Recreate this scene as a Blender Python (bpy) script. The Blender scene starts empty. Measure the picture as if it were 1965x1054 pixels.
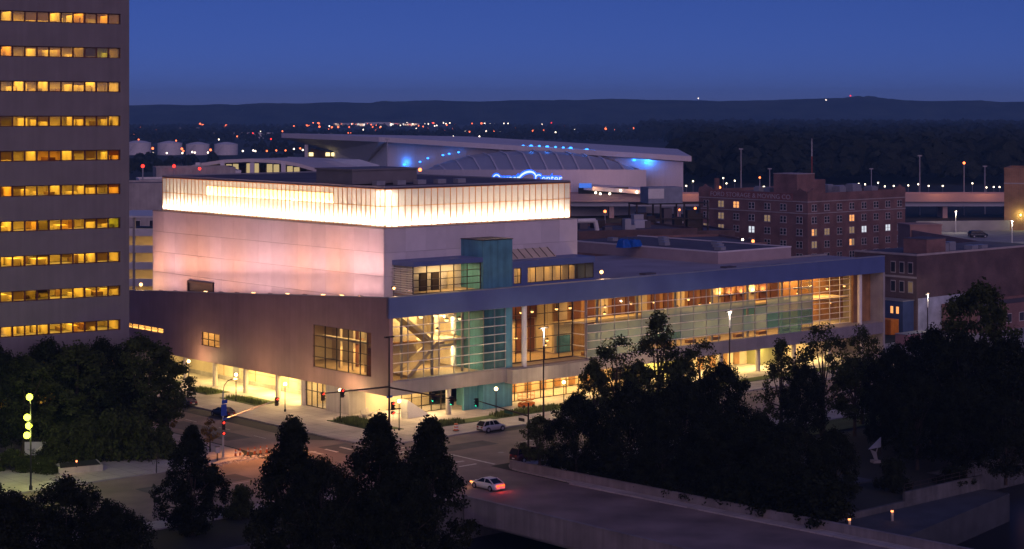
import bpy, bmesh, math, random
from mathutils import Vector, Matrix, noise
random.seed(11)
S = bpy.context.scene
COL = S.collection
R = math.radians
# ------------------------------------------------------------------ camera
F, HZ, CX, EYE = 3519.0, 213.0, 982.5, 45.0
cam_d = bpy.data.cameras.new('camera')
cam = bpy.data.objects.new('camera', cam_d)
COL.objects.link(cam)
cam.location = (0, 0, EYE)
cam.rotation_euler = (R(90), 0, 0)
cam_d.sensor_width = 36
cam_d.lens = F / 1965 * 36
cam_d.shift_y = -(527 - HZ) / 1965
cam_d.clip_start = 1
cam_d.clip_end = 40000
S.camera = cam
# ------------------------------------------------------------------ dusk sky
SUN_AZ, SUN_EL = R(166), R(2.0)          # after-glow behind the camera
world = bpy.data.worlds.new('World')
S.world = world
world.use_nodes = True
wn, wl = world.node_tree.nodes, world.node_tree.links
sky = wn.new('ShaderNodeTexSky')
sky.sky_type = 'NISHITA'
sky.sun_disc = False
sky.sun_elevation = R(-0.5)
sky.sun_rotation = SUN_AZ
sky.ozone_density = 4
tc = wn.new('ShaderNodeTexCoord')
sep = wn.new('ShaderNodeSeparateXYZ')
lift = wn.new('ShaderNodeMath'); lift.operation = 'MULTIPLY_ADD'
lift.inputs[1].default_value = 6.0; lift.inputs[2].default_value = 0.16
cmb = wn.new('ShaderNodeCombineXYZ')
nrm = wn.new('ShaderNodeVectorMath'); nrm.operation = 'NORMALIZE'
wl.new(tc.outputs['Generated'], sep.inputs[0])
wl.new(sep.outputs[2], lift.inputs[0])
wl.new(sep.outputs[0], cmb.inputs[0]); wl.new(sep.outputs[1], cmb.inputs[1]); wl.new(lift.outputs[0], cmb.inputs[2])
wl.new(cmb.outputs[0], nrm.inputs[0]); wl.new(nrm.outputs[0], sky.inputs[0])
tint = wn.new('ShaderNodeMix'); tint.data_type = 'RGBA'; tint.blend_type = 'MULTIPLY'
tint.inputs[0].default_value = 1
tint.inputs[7].default_value = (1.13, 0.79, 0.96, 1)
wl.new(sky.outputs[0], tint.inputs[6])
wl.new(tint.outputs[2], wn['Background'].inputs[0])
wn['Background'].inputs[1].default_value = 0.93
sun_d = bpy.data.lights.new('afterglow', 'SUN')
sun_d.energy = 1.25; sun_d.angle = R(85); sun_d.color = (1.0, 0.64, 0.80)
sun = bpy.data.objects.new('afterglow', sun_d); COL.objects.link(sun)
to_sun = Vector((math.sin(SUN_AZ) * math.cos(SUN_EL), math.cos(SUN_AZ) * math.cos(SUN_EL), math.sin(R(7))))
sun.rotation_euler = to_sun.to_track_quat('Z', 'Y').to_euler()
S.view_settings.view_transform = 'Standard'
S.view_settings.look = 'None'
S.view_settings.exposure = 0.0
S.view_settings.gamma = 1.0
S.view_settings.use_curve_mapping = False
S.render.engine = 'CYCLES'
cy = S.cycles
cy.max_bounces = 6; cy.diffuse_bounces = 3; cy.glossy_bounces = 2; cy.transmission_bounces = 4
cy.transparent_max_bounces = 24; cy.volume_bounces = 0
cy.caustics_reflective = False; cy.caustics_refractive = False
cy.sample_clamp_indirect = 3.0; cy.sample_clamp_direct = 0.0
cy.use_denoising = True

# ------------------------------------------------------------------ places
UX, UY = 0.7522, 0.6589                    # the street grid: u along the long glass front, v away from it
TH = math.atan2(UY, UX)
PY = F * EYE / 602.0
PX = (745 - CX) * PY / F                   # street corner of the concert hall
def G(px, py, z=0.0):                      # where the sight line through a photo pixel meets height z
    y = F * (EYE - z) / (py - HZ)
    return Vector(((px - CX) * y / F, y, z))
def P(px, py, y):
    return Vector(((px - CX) * y / F, y, EYE - (py - HZ) * y / F))
def W(x, y, z=0.0):                        # street grid -> world
    return Vector((PX + x * UX - y * UY, PY + x * UY + y * UX, z))
def L(p):
    dx, dy = p[0] - PX, p[1] - PY
    return (dx * UX + dy * UY, -dx * UY + dy * UX)
def fx(px, yl=0.0):
    r = (px - CX) / F
    return (r * (PY + yl * UX) - PX + yl * UY) / (UX - r * UY)
def fy(px, xl=0.0):
    r = (px - CX) / F
    return (PX + xl * UX - r * (PY + xl * UY)) / (UY + r * UX)

# ------------------------------------------------------------------ mesh helpers
class MB:
    def __init__(s): s.v, s.f, s.m = [], [], []
    def face(s, pts, m=0):
        n = len(s.v); s.v += [tuple(p) for p in pts]; s.f.append(tuple(range(n, n + len(pts)))); s.m.append(m); return s
    def hexa(s, c, m=0):                   # 8 corners: bottom ring 0-3, top ring 4-7
        n = len(s.v); s.v += [tuple(p) for p in c]
        for q in ((3, 2, 1, 0), (4, 5, 6, 7), (0, 1, 5, 4), (1, 2, 6, 5), (2, 3, 7, 6), (3, 0, 4, 7)):
            s.f.append(tuple(n + i for i in q)); s.m.append(m)
        return s
    def box(s, x0, y0, z0, x1, y1, z1, m=0):
        if x0 > x1: x0, x1 = x1, x0
        if y0 > y1: y0, y1 = y1, y0
        if z0 > z1: z0, z1 = z1, z0
        return s.hexa([(x0, y0, z0), (x1, y0, z0), (x1, y1, z0), (x0, y1, z0), (x0, y0, z1), (x1, y0, z1), (x1, y1, z1), (x0, y1, z1)], m)
    def bar(s, p, q, w, h, m=0, up=(0, 0, 1)):
        p, q = Vector(p), Vector(q); d = (q - p).normalized(); u = Vector(up)
        if abs(d.dot(u)) > .98: u = Vector((1, 0, 0))
        a = d.cross(u).normalized() * w / 2; b = a.cross(d).normalized() * h / 2
        return s.hexa([p - a - b, p + a - b, q + a - b, q - a - b, p - a + b, p + a + b, q + a + b, q - a + b], m)
    def tube(s, p, q, r0, r1=None, n=8, m=0, cap=True):
        r1 = r0 if r1 is None else r1
        p, q = Vector(p), Vector(q); d = (q - p).normalized(); u = Vector((0, 0, 1)) if abs(d.z) < .95 else Vector((1, 0, 0))
        a = d.cross(u).normalized(); b = a.cross(d); k = len(s.v)
        for c, r in ((p, r0), (q, r1)):
            for i in range(n):
                t = 2 * math.pi * i / n; s.v.append(tuple(c + a * math.cos(t) * r + b * math.sin(t) * r))
        for i in range(n):
            s.f.append((k + i, k + (i + 1) % n, k + n + (i + 1) % n, k + n + i)); s.m.append(m)
        if cap:
            s.f.append(tuple(k + i for i in reversed(range(n)))); s.m.append(m)
            s.f.append(tuple(k + n + i for i in range(n))); s.m.append(m)
        return s
    def lathe(s, c, prof, n=12, m=0):      # prof: (radius, z) pairs
        k = len(s.v); c = Vector(c)
        for r, z in prof:
            for i in range(n):
                t = 2 * math.pi * i / n; s.v.append((c.x + r * math.cos(t), c.y + r * math.sin(t), c.z + z))
        for j in range(len(prof) - 1):
            for i in range(n):
                a = k + j * n; s.f.append((a + i, a + (i + 1) % n, a + n + (i + 1) % n, a + n + i)); s.m.append(m)
        return s
    def ball(s, c, r, n=10, m=0, sz=1.0):
        return s.lathe(c, [(max(1e-4, r * math.sin(math.pi * j / 6)), -sz * r * math.cos(math.pi * j / 6)) for j in range(7)], n, m)
    def prism(s, poly, z0, z1, m=0):
        n = len(poly); k = len(s.v)
        s.v += [(x, y, z0) for x, y in poly] + [(x, y, z1) for x, y in poly]
        s.f.append(tuple(k + i for i in reversed(range(n)))); s.f.append(tuple(k + n + i for i in range(n))); s.m += [m, m]
        for i in range(n):
            j = (i + 1) % n; s.f.append((k + i, k + j, k + n + j, k + n + i)); s.m.append(m)
        return s
    def mesh(s, name, mats):
        me = bpy.data.meshes.new(name); me.from_pydata(s.v, [], s.f)
        for x in (mats if isinstance(mats, (list, tuple)) else [mats]): me.materials.append(x)
        if any(s.m): me.polygons.foreach_set('material_index', s.m)
        me.update(); return me
    def build(s, name, mats, parent=None, loc=None, rz=0.0, kind=None, grid=False):
        o = bpy.data.objects.new(name, s.mesh(name, mats)); COL.objects.link(o)
        if parent: o.parent = parent
        if loc is not None: o.location = loc
        if rz: o.rotation_euler = (0, 0, rz)
        if grid: o.location = (PX, PY, 0); o.rotation_euler = (0, 0, TH)
        if kind: o['kind'] = kind
        return o
def tag(o, label, cat, group=None, kind=None):
    o['label'] = label; o['category'] = cat
    if group: o['group'] = group
    if kind: o['kind'] = kind
    return o
def thing(name, label, cat, loc=(0, 0, 0), rz=0.0, group=None):
    o = bpy.data.objects.new(name, None); COL.objects.link(o)
    o.location = loc; o.rotation_euler = (0, 0, rz); o.empty_display_size = .5
    return tag(o, label, cat, group)
def copy_tree(o, parent=None):
    c = o.copy(); COL.objects.link(c)
    if parent: c.parent = parent
    for ch in list(o.children): copy_tree(ch, c)
    return c
_ub = {}
def ubox(m):
    if m.name not in _ub: _ub[m.name] = MB().box(-.5, -.5, -.5, .5, .5, .5).mesh('piece_' + m.name, m)
    return _ub[m.name]
def pc(name, m, parent, x0, y0, z0, x1, y1, z1):     # a box-shaped piece that shares one mesh with its likes
    o = bpy.data.objects.new(name, ubox(m)); COL.objects.link(o); o.parent = parent
    o.location = ((x0 + x1) / 2, (y0 + y1) / 2, (z0 + z1) / 2); o.scale = (abs(x1 - x0), abs(y1 - y0), abs(z1 - z0))
    return o
def light(name, kind, loc, power, col, parent=None, rot=None, size=None, size_y=None, spot=None, radius=None, blend=1.0):
    d = bpy.data.lights.new(name, kind); d.energy = power; d.color = col
    if kind == 'AREA':
        d.shape = 'RECTANGLE'; d.size = size; d.size_y = size_y or size
    if kind == 'SPOT':
        d.spot_size = R(spot); d.spot_blend = blend
    if kind in ('SPOT', 'POINT'): d.shadow_soft_size = radius or .15
    o = bpy.data.objects.new(name, d); COL.objects.link(o); o.location = loc
    if parent: o.parent = parent
    if rot is not None: o.rotation_euler = rot
    return o
def aim(frm, to):
    return (Vector(to) - Vector(frm)).to_track_quat('-Z', 'Y').to_euler()

# ------------------------------------------------------------------ materials
_m = {}
def base(name):
    m = bpy.data.materials.new(name); m.use_nodes = True
    n = m.node_tree.nodes; n.clear()
    o = n.new('ShaderNodeOutputMaterial')
    return m, n, m.node_tree.links, o
def mat(name, col, rough=.8, var=.25, scale=.5, bump=0.0, bscale=4.0, metal=0.0, streak=0.0, coord='pos', tile=0, rnd=0.0, spec=.4):
    m, n, l, o = base(name)
    b = n.new('ShaderNodeBsdfPrincipled'); l.new(b.outputs[0], o.inputs[0])
    b.inputs['Roughness'].default_value = rough; b.inputs['Metallic'].default_value = metal
    b.inputs['Specular IOR Level'].default_value = spec
    if coord == 'pos': c = n.new('ShaderNodeNewGeometry').outputs['Position']
    else: c = n.new('ShaderNodeTexCoord').outputs['Object']
    nz = n.new('ShaderNodeTexNoise'); nz.inputs['Scale'].default_value = scale; nz.inputs['Detail'].default_value = 6
    l.new(c, nz.inputs['Vector'])
    mr = n.new('ShaderNodeMapRange'); mr.inputs[1].default_value = .3; mr.inputs[2].default_value = .7
    mr.inputs[3].default_value = 1 - var; mr.inputs[4].default_value = 1 + var
    l.new(nz.outputs[0], mr.inputs[0])
    fac = mr.outputs[0]
    if streak:
        mp = n.new('ShaderNodeMapping'); mp.inputs['Scale'].default_value = (1.3, 1.3, .05); l.new(c, mp.inputs[0])
        n2 = n.new('ShaderNodeTexNoise'); n2.inputs['Scale'].default_value = 1.2; n2.inputs['Detail'].default_value = 5
        l.new(mp.outputs[0], n2.inputs['Vector'])
        m2 = n.new('ShaderNodeMapRange'); m2.inputs[1].default_value = .3; m2.inputs[2].default_value = .7
        m2.inputs[3].default_value = 1 - streak; m2.inputs[4].default_value = 1 + streak
        l.new(n2.outputs[0], m2.inputs[0])
        x = n.new('ShaderNodeMath'); x.operation = 'MULTIPLY'; l.new(fac, x.inputs[0]); l.new(m2.outputs[0], x.inputs[1]); fac = x.outputs[0]
    if rnd:
        oi = n.new('ShaderNodeObjectInfo')
        m3 = n.new('ShaderNodeMapRange'); m3.inputs[3].default_value = 1 - rnd; m3.inputs[4].default_value = 1 + rnd
        l.new(oi.outputs['Random'], m3.inputs[0])
        x = n.new('ShaderNodeMath'); x.operation = 'MULTIPLY'; l.new(fac, x.inputs[0]); l.new(m3.outputs[0], x.inputs[1]); fac = x.outputs[0]
    if tile:                               # flush paving joints
        mp = n.new('ShaderNodeMapping'); mp.inputs['Rotation'].default_value = (0, 0, -TH); l.new(c, mp.inputs[0])
        bt = n.new('ShaderNodeTexBrick'); l.new(mp.outputs[0], bt.inputs['Vector']); bt.offset = 0
        bt.inputs['Color1'].default_value = (1, 1, 1, 1); bt.inputs['Color2'].default_value = (.88, .88, .88, 1); bt.inputs['Mortar'].default_value = (.62, .62, .62, 1)
        bt.inputs['Scale'].default_value = 1; bt.inputs['Mortar Size'].default_value = .05; bt.inputs['Brick Width'].default_value = tile; bt.inputs['Row Height'].default_value = tile
        x = n.new('ShaderNodeMath'); x.operation = 'MULTIPLY'; l.new(fac, x.inputs[0]); l.new(bt.outputs[0], x.inputs[1]); fac = x.outputs[0]
    vm = n.new('ShaderNodeVectorMath'); vm.operation = 'SCALE'; vm.inputs[0].default_value = col
    l.new(fac, vm.inputs['Scale']); l.new(vm.outputs[0], b.inputs['Base Color'])
    if bump:
        nb = n.new('ShaderNodeTexNoise'); nb.inputs['Scale'].default_value = bscale; nb.inputs['Detail'].default_value = 5
        l.new(c, nb.inputs['Vector'])
        bp = n.new('ShaderNodeBump'); bp.inputs['Strength'].default_value = bump; bp.inputs['Distance'].default_value = .1
        l.new(nb.outputs[0], bp.inputs['Height']); l.new(bp.outputs[0], b.inputs['Normal'])
    _m[name] = m; return m
def emit(name, col, strength, sample=False, thru=False):
    m, n, l, o = base(name)
    e = n.new('ShaderNodeEmission'); e.inputs[0].default_value = (*col, 1); e.inputs[1].default_value = strength
    if thru:                               # clear globe: the lamp inside shines through it
        t = n.new('ShaderNodeBsdfTransparent'); a = n.new('ShaderNodeAddShader'); l.new(e.outputs[0], a.inputs[0]); l.new(t.outputs[0], a.inputs[1]); l.new(a.outputs[0], o.inputs[0])
    else: l.new(e.outputs[0], o.inputs[0])
    m.cycles.emission_sampling = 'AUTO' if sample else 'NONE'
    _m[name] = m; return m
def glass(name, tintc, refl=.06, frost=0.0, fcol=(.6, .65, .65)):
    m, n, l, o = base(name)
    t = n.new('ShaderNodeBsdfTransparent'); t.inputs[0].default_value = (*tintc, 1)
    g = n.new('ShaderNodeBsdfGlossy'); g.inputs['Roughness'].default_value = .03
    lw = n.new('ShaderNodeLayerWeight'); lw.inputs[0].default_value = .5
    pw = n.new('ShaderNodeMath'); pw.operation = 'POWER'; pw.inputs[1].default_value = 4.0; l.new(lw.outputs['Facing'], pw.inputs[0])
    fr = n.new('ShaderNodeMath'); fr.operation = 'MULTIPLY_ADD'; fr.inputs[1].default_value = .9; fr.inputs[2].default_value = refl * .7; l.new(pw.outputs[0], fr.inputs[0])
    mx = n.new('ShaderNodeMixShader'); l.new(fr.outputs[0], mx.inputs[0]); l.new(t.outputs[0], mx.inputs[1]); l.new(g.outputs[0], mx.inputs[2])
    out = mx.outputs[0]
    if frost:
        tr = n.new('ShaderNodeBsdfTranslucent'); tr.inputs[0].default_value = (*fcol, 1)
        df = n.new('ShaderNodeBsdfDiffuse'); df.inputs[0].default_value = (*fcol, 1)
        a = n.new('ShaderNodeMixShader'); a.inputs[0].default_value = .42; l.new(tr.outputs[0], a.inputs[1]); l.new(df.outputs[0], a.inputs[2])
        b = n.new('ShaderNodeMixShader'); b.inputs[0].default_value = frost; l.new(out, b.inputs[1]); l.new(a.outputs[0], b.inputs[2]); out = b.outputs[0]
    l.new(out, o.inputs[0]); _m[name] = m; return m
def brick(name, c1, c2, mortar, scale=1.0, var=.3):
    m, n, l, o = base(name)
    b = n.new('ShaderNodeBsdfPrincipled'); l.new(b.outputs[0], o.inputs[0]); b.inputs['Roughness'].default_value = .9
    g = n.new('ShaderNodeNewGeometry')
    mp = n.new('ShaderNodeMapping'); mp.inputs['Rotation'].default_value = (0, 0, -TH); l.new(g.outputs['Position'], mp.inputs[0])
    sp = n.new('ShaderNodeSeparateXYZ'); l.new(mp.outputs[0], sp.inputs[0])
    ad = n.new('ShaderNodeMath'); ad.operation = 'ADD'; l.new(sp.outputs[0], ad.inputs[0]); l.new(sp.outputs[1], ad.inputs[1])
    cb = n.new('ShaderNodeCombineXYZ'); l.new(ad.outputs[0], cb.inputs[0]); l.new(sp.outputs[2], cb.inputs[1])
    bt = n.new('ShaderNodeTexBrick'); l.new(cb.outputs[0], bt.inputs['Vector'])
    bt.inputs['Color1'].default_value = (*c1, 1); bt.inputs['Color2'].default_value = (*c2, 1); bt.inputs['Mortar'].default_value = (*mortar, 1)
    bt.inputs['Scale'].default_value = scale; bt.inputs['Mortar Size'].default_value = .03
    bt.inputs['Brick Width'].default_value = .45; bt.inputs['Row Height'].default_value = .16
    nz = n.new('ShaderNodeTexNoise'); nz.inputs['Scale'].default_value = .25; nz.inputs['Detail'].default_value = 7; l.new(g.outputs['Position'], nz.inputs['Vector'])
    mr = n.new('ShaderNodeMapRange'); mr.inputs[1].default_value = .3; mr.inputs[2].default_value = .7; mr.inputs[3].default_value = 1 - var; mr.inputs[4].default_value = 1 + var
    l.new(nz.outputs[0], mr.inputs[0])
    vm = n.new('ShaderNodeVectorMath'); vm.operation = 'SCALE'; l.new(bt.outputs[0], vm.inputs[0]); l.new(mr.outputs[0], vm.inputs['Scale'])
    l.new(vm.outputs[0], b.inputs['Base Color']); _m[name] = m; return m

asphalt = mat('asphalt', (.19, .145, .135), .8, .38, .16, .3, 8)
pave = mat('pavement_concrete', (.40, .36, .35), .85, .2, .22, .15, 6, tile=2.2)
earth = mat('park_ground', (.02, .022, .016), .95, .4, .08, .4, 2)
plain = mat('river_plain', (.030, .036, .025), .95, .5, .004)
hillm = mat('hill_woods', (.034, .040, .028), 1, .9, .009, spec=0)
water = mat('canal_water', (.010, .012, .016), .3, .1, .3, .15, 3, spec=.12)
conc = mat('board_concrete', (.36, .33, .31), .85, .2, .3, .2, 5, streak=.12)
kerbm = mat('kerb_stone', (.33, .31, .30), .85, .2, .6)
zinc = mat('zinc_cladding_warm_light', (.30, .185, .18), .6, .10, .35, .08, 3, streak=.07)  # same cladding as the fascia, warm light put into its colour
zinc_skylit = mat('zinc_cladding_sky_light', (.095, .135, .30), .55, .1, .4, .06, 3)  # same cladding as the street wall, blue sky light put into its colour
hallp = mat('pale_concrete_panel', (.68, .62, .61), .8, .05, .6, .06, 4, rnd=.07)
hallc = mat('hall_core', (.35, .32, .31), .85, .1)
soff = mat('soffit_plaster', (.50, .46, .42), .8, .06)
roofm = mat('roof_membrane', (.115, .10, .115), .85, .25, .15)
roofl = mat('pale_roof_membrane', (.36, .32, .34), .8, .2, .12)
white = mat('white_paint', (.72, .70, .66), .6, .08, .6)
olive = mat('olive_wall', (.34, .34, .17), .8, .15, .4, streak=.1)
inwall = mat('lobby_plaster', (.60, .50, .36), .8, .12, .4)
wood = mat('lobby_timber', (.32, .17, .075), .6, .25, .6, streak=.2)
darkred = mat('dark_red_wall', (.14, .05, .03), .7, .2, .5)
flo = mat('lobby_floor', (.35, .26, .17), .4, .15, .6)
teal = mat('patinated_copper', (.08, .235, .30), .55, .22, .5, .1, 3, streak=.25)
steel = mat('steel_grey', (.35, .35, .37), .4, .1, 1, metal=.3)
dark = mat('dark_bronze_metal', (.035, .022, .018), .5, .2, 1, coord='obj')
blackm = mat('black_paint', (.012, .012, .013), .45, .2, 1, coord='obj')
rubber = mat('tyre_rubber', (.015, .015, .015), .8, .2, 3, coord='obj')
bark = mat('bark', (.05, .037, .028), .95, .35, 3, .5, 8, coord='obj')
clear = glass('clear_glass', (.90, .90, .86))
tglass = glass('amber_office_glass', (.98, .80, .36))
frost = glass('frosted_glass', (.78, .86, .86), frost=.46, fcol=(.36, .48, .56))
tealf = glass('blue_frosted_glass', (.45, .68, .74), frost=.30, fcol=(.27, .41, .45))
chan = glass('channel_glass', (.9, .9, .9), frost=.86, fcol=(.88, .86, .82))
carglass = mat('car_window', (.01, .012, .015), .08, .1, 1, coord='obj')

def fin(name, col):                        # translucent mullion, the band's amber glow put into its colour
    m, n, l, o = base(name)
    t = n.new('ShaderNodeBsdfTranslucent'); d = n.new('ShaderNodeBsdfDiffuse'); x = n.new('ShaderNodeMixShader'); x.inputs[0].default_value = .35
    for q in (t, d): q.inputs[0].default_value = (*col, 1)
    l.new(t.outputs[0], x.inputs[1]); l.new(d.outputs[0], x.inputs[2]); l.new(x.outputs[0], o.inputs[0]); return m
# ------------------------------------------------------------------ ground, roads, pavements, water
g = MB()
BIG = 14000
for x0, y0, x1, y1 in ((-BIG, -48, BIG, 700), (-BIG, -BIG, -80, -48), (110, -BIG, BIG, -48), (-80, -BIG, 110, -125), (-9, -80, 29, -48), (29, -72, 110, -48)):
    g.face([(x0, y0, 0), (x1, y0, 0), (x1, y1, 0), (x0, y1, 0)])
g.build('ground', earth, grid=True, kind='structure')
g = MB(); g.face([(-BIG, 700, 0), (BIG, 700, 0), (BIG, BIG, 0), (-BIG, BIG, 0)])
g.build('river_plain', plain, grid=True, kind='structure')
MB().face([(-80, -125, -4), (110, -125, -4), (110, -48, -4), (-80, -48, -4)]).build('canal_water', water, grid=True, kind='structure')
r = MB(); z = .02
for x0, y0, x1, y1 in ((-26.5, -13, -12.5, 260), (-260, -33, -28, -9), (-28, -33, 420, -13), (-25.5, -47.6, -9, -33)):
    r.face([(x0, y0, z), (x1, y0, z), (x1, y1, z), (x0, y1, z)])
r.build('road', asphalt, grid=True, kind='structure')
patch = mat('dark_asphalt', (.035, .032, .034), .9, .2, .3, .2, 6)  # darker asphalt strip along the kerb
MB().face([(-16.2, -2, .024), (-12.6, -6, .024), (-12.6, 60, .024), (-16.2, 60, .024)]).build('parking_lane', patch, grid=True, kind='structure')
MB().face([(5, -15.4, .024), (60, -15.4, .024), (60, -13.1, .024), (8, -13.1, .024)]).build('parking_lane', patch, grid=True, kind='structure')
def arc(cx, cy, rad, a0, a1, n=7):
    return [(cx + rad * math.cos(R(a0 + (a1 - a0) * i / (n - 1))), cy + rad * math.sin(R(a0 + (a1 - a0) * i / (n - 1)))) for i in range(n)]
def pavement(poly, name='pavement', m=pave):
    MB().prism(poly, 0, .14).build(name, m, grid=True, kind='structure')
pavement(arc(-6.5, -7, 6, 180, 270) + [(240, -13), (240, 9), (7, 9), (7, 130), (-12.5, 130)])
pavement([(-150, -9)] + arc(-33.5, -3, 6, 270, 360) + [(-27.5, 130), (-150, 130)], 'plaza_paving')
pavement([(-150, -36.4), (-27.6, -36.4), (-25.9, -47.8)] + arc(-31, -38, 5, 0, 90) + [(-150, -33)])
pavement([(-8.6, -47.8), (-3, -47.8), (-3, -39.5), (240, -39.5), (240, -33)] + arc(-3.6, -38, 5, 90, 180), 'pavement')
# paving joints and kerbs that show as lines
k = MB()
k.box(-12.75, -6.5, 0, -12.52, 130, .16); k.box(-6, -13.25, 0, 240, -13.02, .16)
k.box(-150, -9.25, 0, -34, -9.02, .16); k.box(-27.48, -3, 0, -27.25, 130, .16)
k.build('kerb', kerbm, grid=True, kind='structure')
mk = mat('road_paint', (.55, .53, .50), .7, .35, 2)
lm = MB()
for i in range(12):
    lm.box(-19.6, 2 + i * 9, .024, -19.48, 5 + i * 9, .028)
for i in range(14):
    lm.box(4 + i * 9, -23.1, .024, 7 + i * 9, -22.98, .028)
for i in range(5):
    lm.box(-40 - i * 9, -21.1, .024, -37 - i * 9, -20.98, .028)
lm.box(-26, -10.5, .024, -19.8, -10.1, .028)
lm.box(-8, -32.5, .024, -7.6, -23.4, .028)
# faint stop lines and crossing bars
for i in range(7): lm.box(-12.2 + 0 * i, -31 + i * 2.5, .024, -9.4, -30.55 + i * 2.5, .028)
for i in range(6): lm.box(-25.4 + i * 2.4, -12.6, .024, -24.95 + i * 2.4, -9.8, .028)
lm.build('lane_marking', mk, grid=True, kind='structure')
darkpave = mat('dark_park_paving', (.055, .06, .07), .85, .25, .4)  # paving colour darkened to stand in for weak light in the park
darkconc = mat('gloom_concrete', (.09, .09, .095), .85, .3, .4, streak=.2)  # gloom by the canal put into the concrete colour, with random streaks
seam = mat('tar_seam', (.03, .027, .028), .5, .2, 2)
ts = MB(); rr = random.Random(9)
for i in range(26):
    x, y = rr.uniform(-26, 40), rr.uniform(-32, -14); a = rr.choice((0, 0, 1)); pts_ = [(x, y)]
    for k in range(5): pts_.append((pts_[-1][0] + (rr.uniform(1.2, 2.4) if not a else rr.uniform(-.3, .3)), pts_[-1][1] + (rr.uniform(-.25, .25) if not a else rr.uniform(1, 2))))
    for p, q in zip(pts_, pts_[1:]):
        if -26 < q[0] < 60 and -33 < q[1] < -13.3: ts.face([(p[0], p[1] - .05, .026), (q[0], q[1] - .05, .026), (q[0] + .05, q[1] + .05, .026), (p[0] + .05, p[1] + .05, .026)])
ts.build('tar_seam', seam, grid=True, kind='structure')
pt_ = MB()
for x0, y0, x1, y1 in ((-24, -30, -19, -24), (-8, -22, 2, -18.5), (-18, -15.5, -13.5, -8), (6, -31, 20, -28), (-24.5, 4, -20.5, 22), (-50, -20, -36, -16)): pt_.face([(x0, y0, .022), (x1, y0, .022), (x1, y1, .022), (x0, y1, .022)])
pt_.build('road_patch', mat('road_patch', (.09, .08, .085), .85, .3, .3), grid=True, kind='structure')
for x, y in ((-20.5, -19.5), (-15, -26), (-2, -27), (-31, -24)):
    tag(MB().lathe((0, 0, 0), [(.001, .034), (.42, .034), (.45, .024)], 16).build('manhole_cover', kerbm, None, W(x, y), TH), {-20.5: 'manhole cover nearest the middle of the junction', -15: 'manhole cover in front of the bridge end', -2: 'manhole cover near the maroon van', -31: 'manhole cover in the left arm of the junction'}[x], 'manhole cover')
# canal walls, lower walk
cw = MB()
cw.box(-9, -80.4, -4.5, 29.4, -80, .0); cw.box(29, -80, -4.5, 29.4, -72, 0); cw.box(29, -72.4, -4.5, 110, -72, 0)
cw.box(-9.4, -80, -4.5, -9, -48, 0); cw.box(-80, -48.4, -4.5, -9, -48, -.02)
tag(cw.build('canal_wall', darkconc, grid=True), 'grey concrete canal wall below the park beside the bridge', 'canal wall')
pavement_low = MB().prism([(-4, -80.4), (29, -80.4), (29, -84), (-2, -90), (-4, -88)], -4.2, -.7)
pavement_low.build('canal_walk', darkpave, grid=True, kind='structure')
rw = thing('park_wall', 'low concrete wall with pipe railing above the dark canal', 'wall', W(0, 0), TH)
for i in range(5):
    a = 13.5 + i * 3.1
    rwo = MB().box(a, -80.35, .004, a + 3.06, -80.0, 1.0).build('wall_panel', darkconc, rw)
rl = MB()
for i in range(11): rl.tube((13.6 + i * 1.53, -80.2, 1), (13.6 + i * 1.53, -80.2, 1.9), .03, n=6)
for zz in (1.45, 1.9): rl.tube((13.6, -80.2, zz), (28.9, -80.2, zz), .03, n=6)
rl.build('railing', dark, rw)
for i, (x0, y0, x1, y1) in enumerate(((4, -66, 14, -64.5), (8, -70, 20, -68.4), (17, -58, 27, -56))):
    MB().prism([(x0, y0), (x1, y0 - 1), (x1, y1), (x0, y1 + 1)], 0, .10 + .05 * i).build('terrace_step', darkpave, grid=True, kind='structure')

# ------------------------------------------------------------------ bridge
br = thing('road_bridge', 'concrete road bridge with solid parapets crossing the dark canal', 'bridge', (PX, PY, 0), TH)
xf = lambda y: -8.3 - .06 * (y + 36.7)
xn = lambda y: -25.9 - .02 * (y + 48.7)
deck = MB().hexa([(xn(-47.5), -47.5, -1.4), (xn(-126), -126, -1.4), (xf(-126), -126, -1.4), (xf(-47.5), -47.5, -1.4),
                  (xn(-47.5), -47.5, .016), (xn(-126), -126, .016), (xf(-126), -126, .016), (xf(-47.5), -47.5, .016)])
deck.build('deck', asphalt, br)
par = mat('parapet_concrete', (.21, .185, .185), .85, .22, .35, .15, 4, streak=.15, rnd=.07)
def segs(fn, side, y0, n, ln, zb):
    for i in range(n):
        a, b = y0 - i * ln, y0 - (i + 1) * ln + .04
        w = .36 * side
        m = MB().hexa([(fn(a), a, zb), (fn(a) + w, a, zb), (fn(b) + w, b, zb), (fn(b), b, zb), (fn(a), a, 1.0), (fn(a) + w, a, 1.0), (fn(b) + w, b, 1.0), (fn(b), b, 1.0)])
        m.hexa([(fn(a) - .05 * side, a, 1.0), (fn(a) + w + .05 * side, a, 1.0), (fn(b) + w + .05 * side, b, 1.0), (fn(b) - .05 * side, b, 1.0),
                (fn(a) - .05 * side, a, 1.1), (fn(a) + w + .05 * side, a, 1.1), (fn(b) + w + .05 * side, b, 1.1), (fn(b) - .05 * side, b, 1.1)])
        m.build('parapet_segment', par, br)
segs(xf, 1, -36.0, 15, 5.6, .018)
segs(xn, -1, -48.6, 13, 5.6, -1.7)
sw = MB()
sw.hexa([(xf(-48) - 1.7, -48, .018), (xf(-125) - 1.7, -125, .018), (xf(-125) - .02, -125, .018), (xf(-48) - .02, -48, .018),
         (xf(-48) - 1.7, -48, .17), (xf(-125) - 1.7, -125, .17), (xf(-125) - .02, -125, .17), (xf(-48) - .02, -48, .17)])
sw.build('footway', pave, br)
gd = MB()
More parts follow.
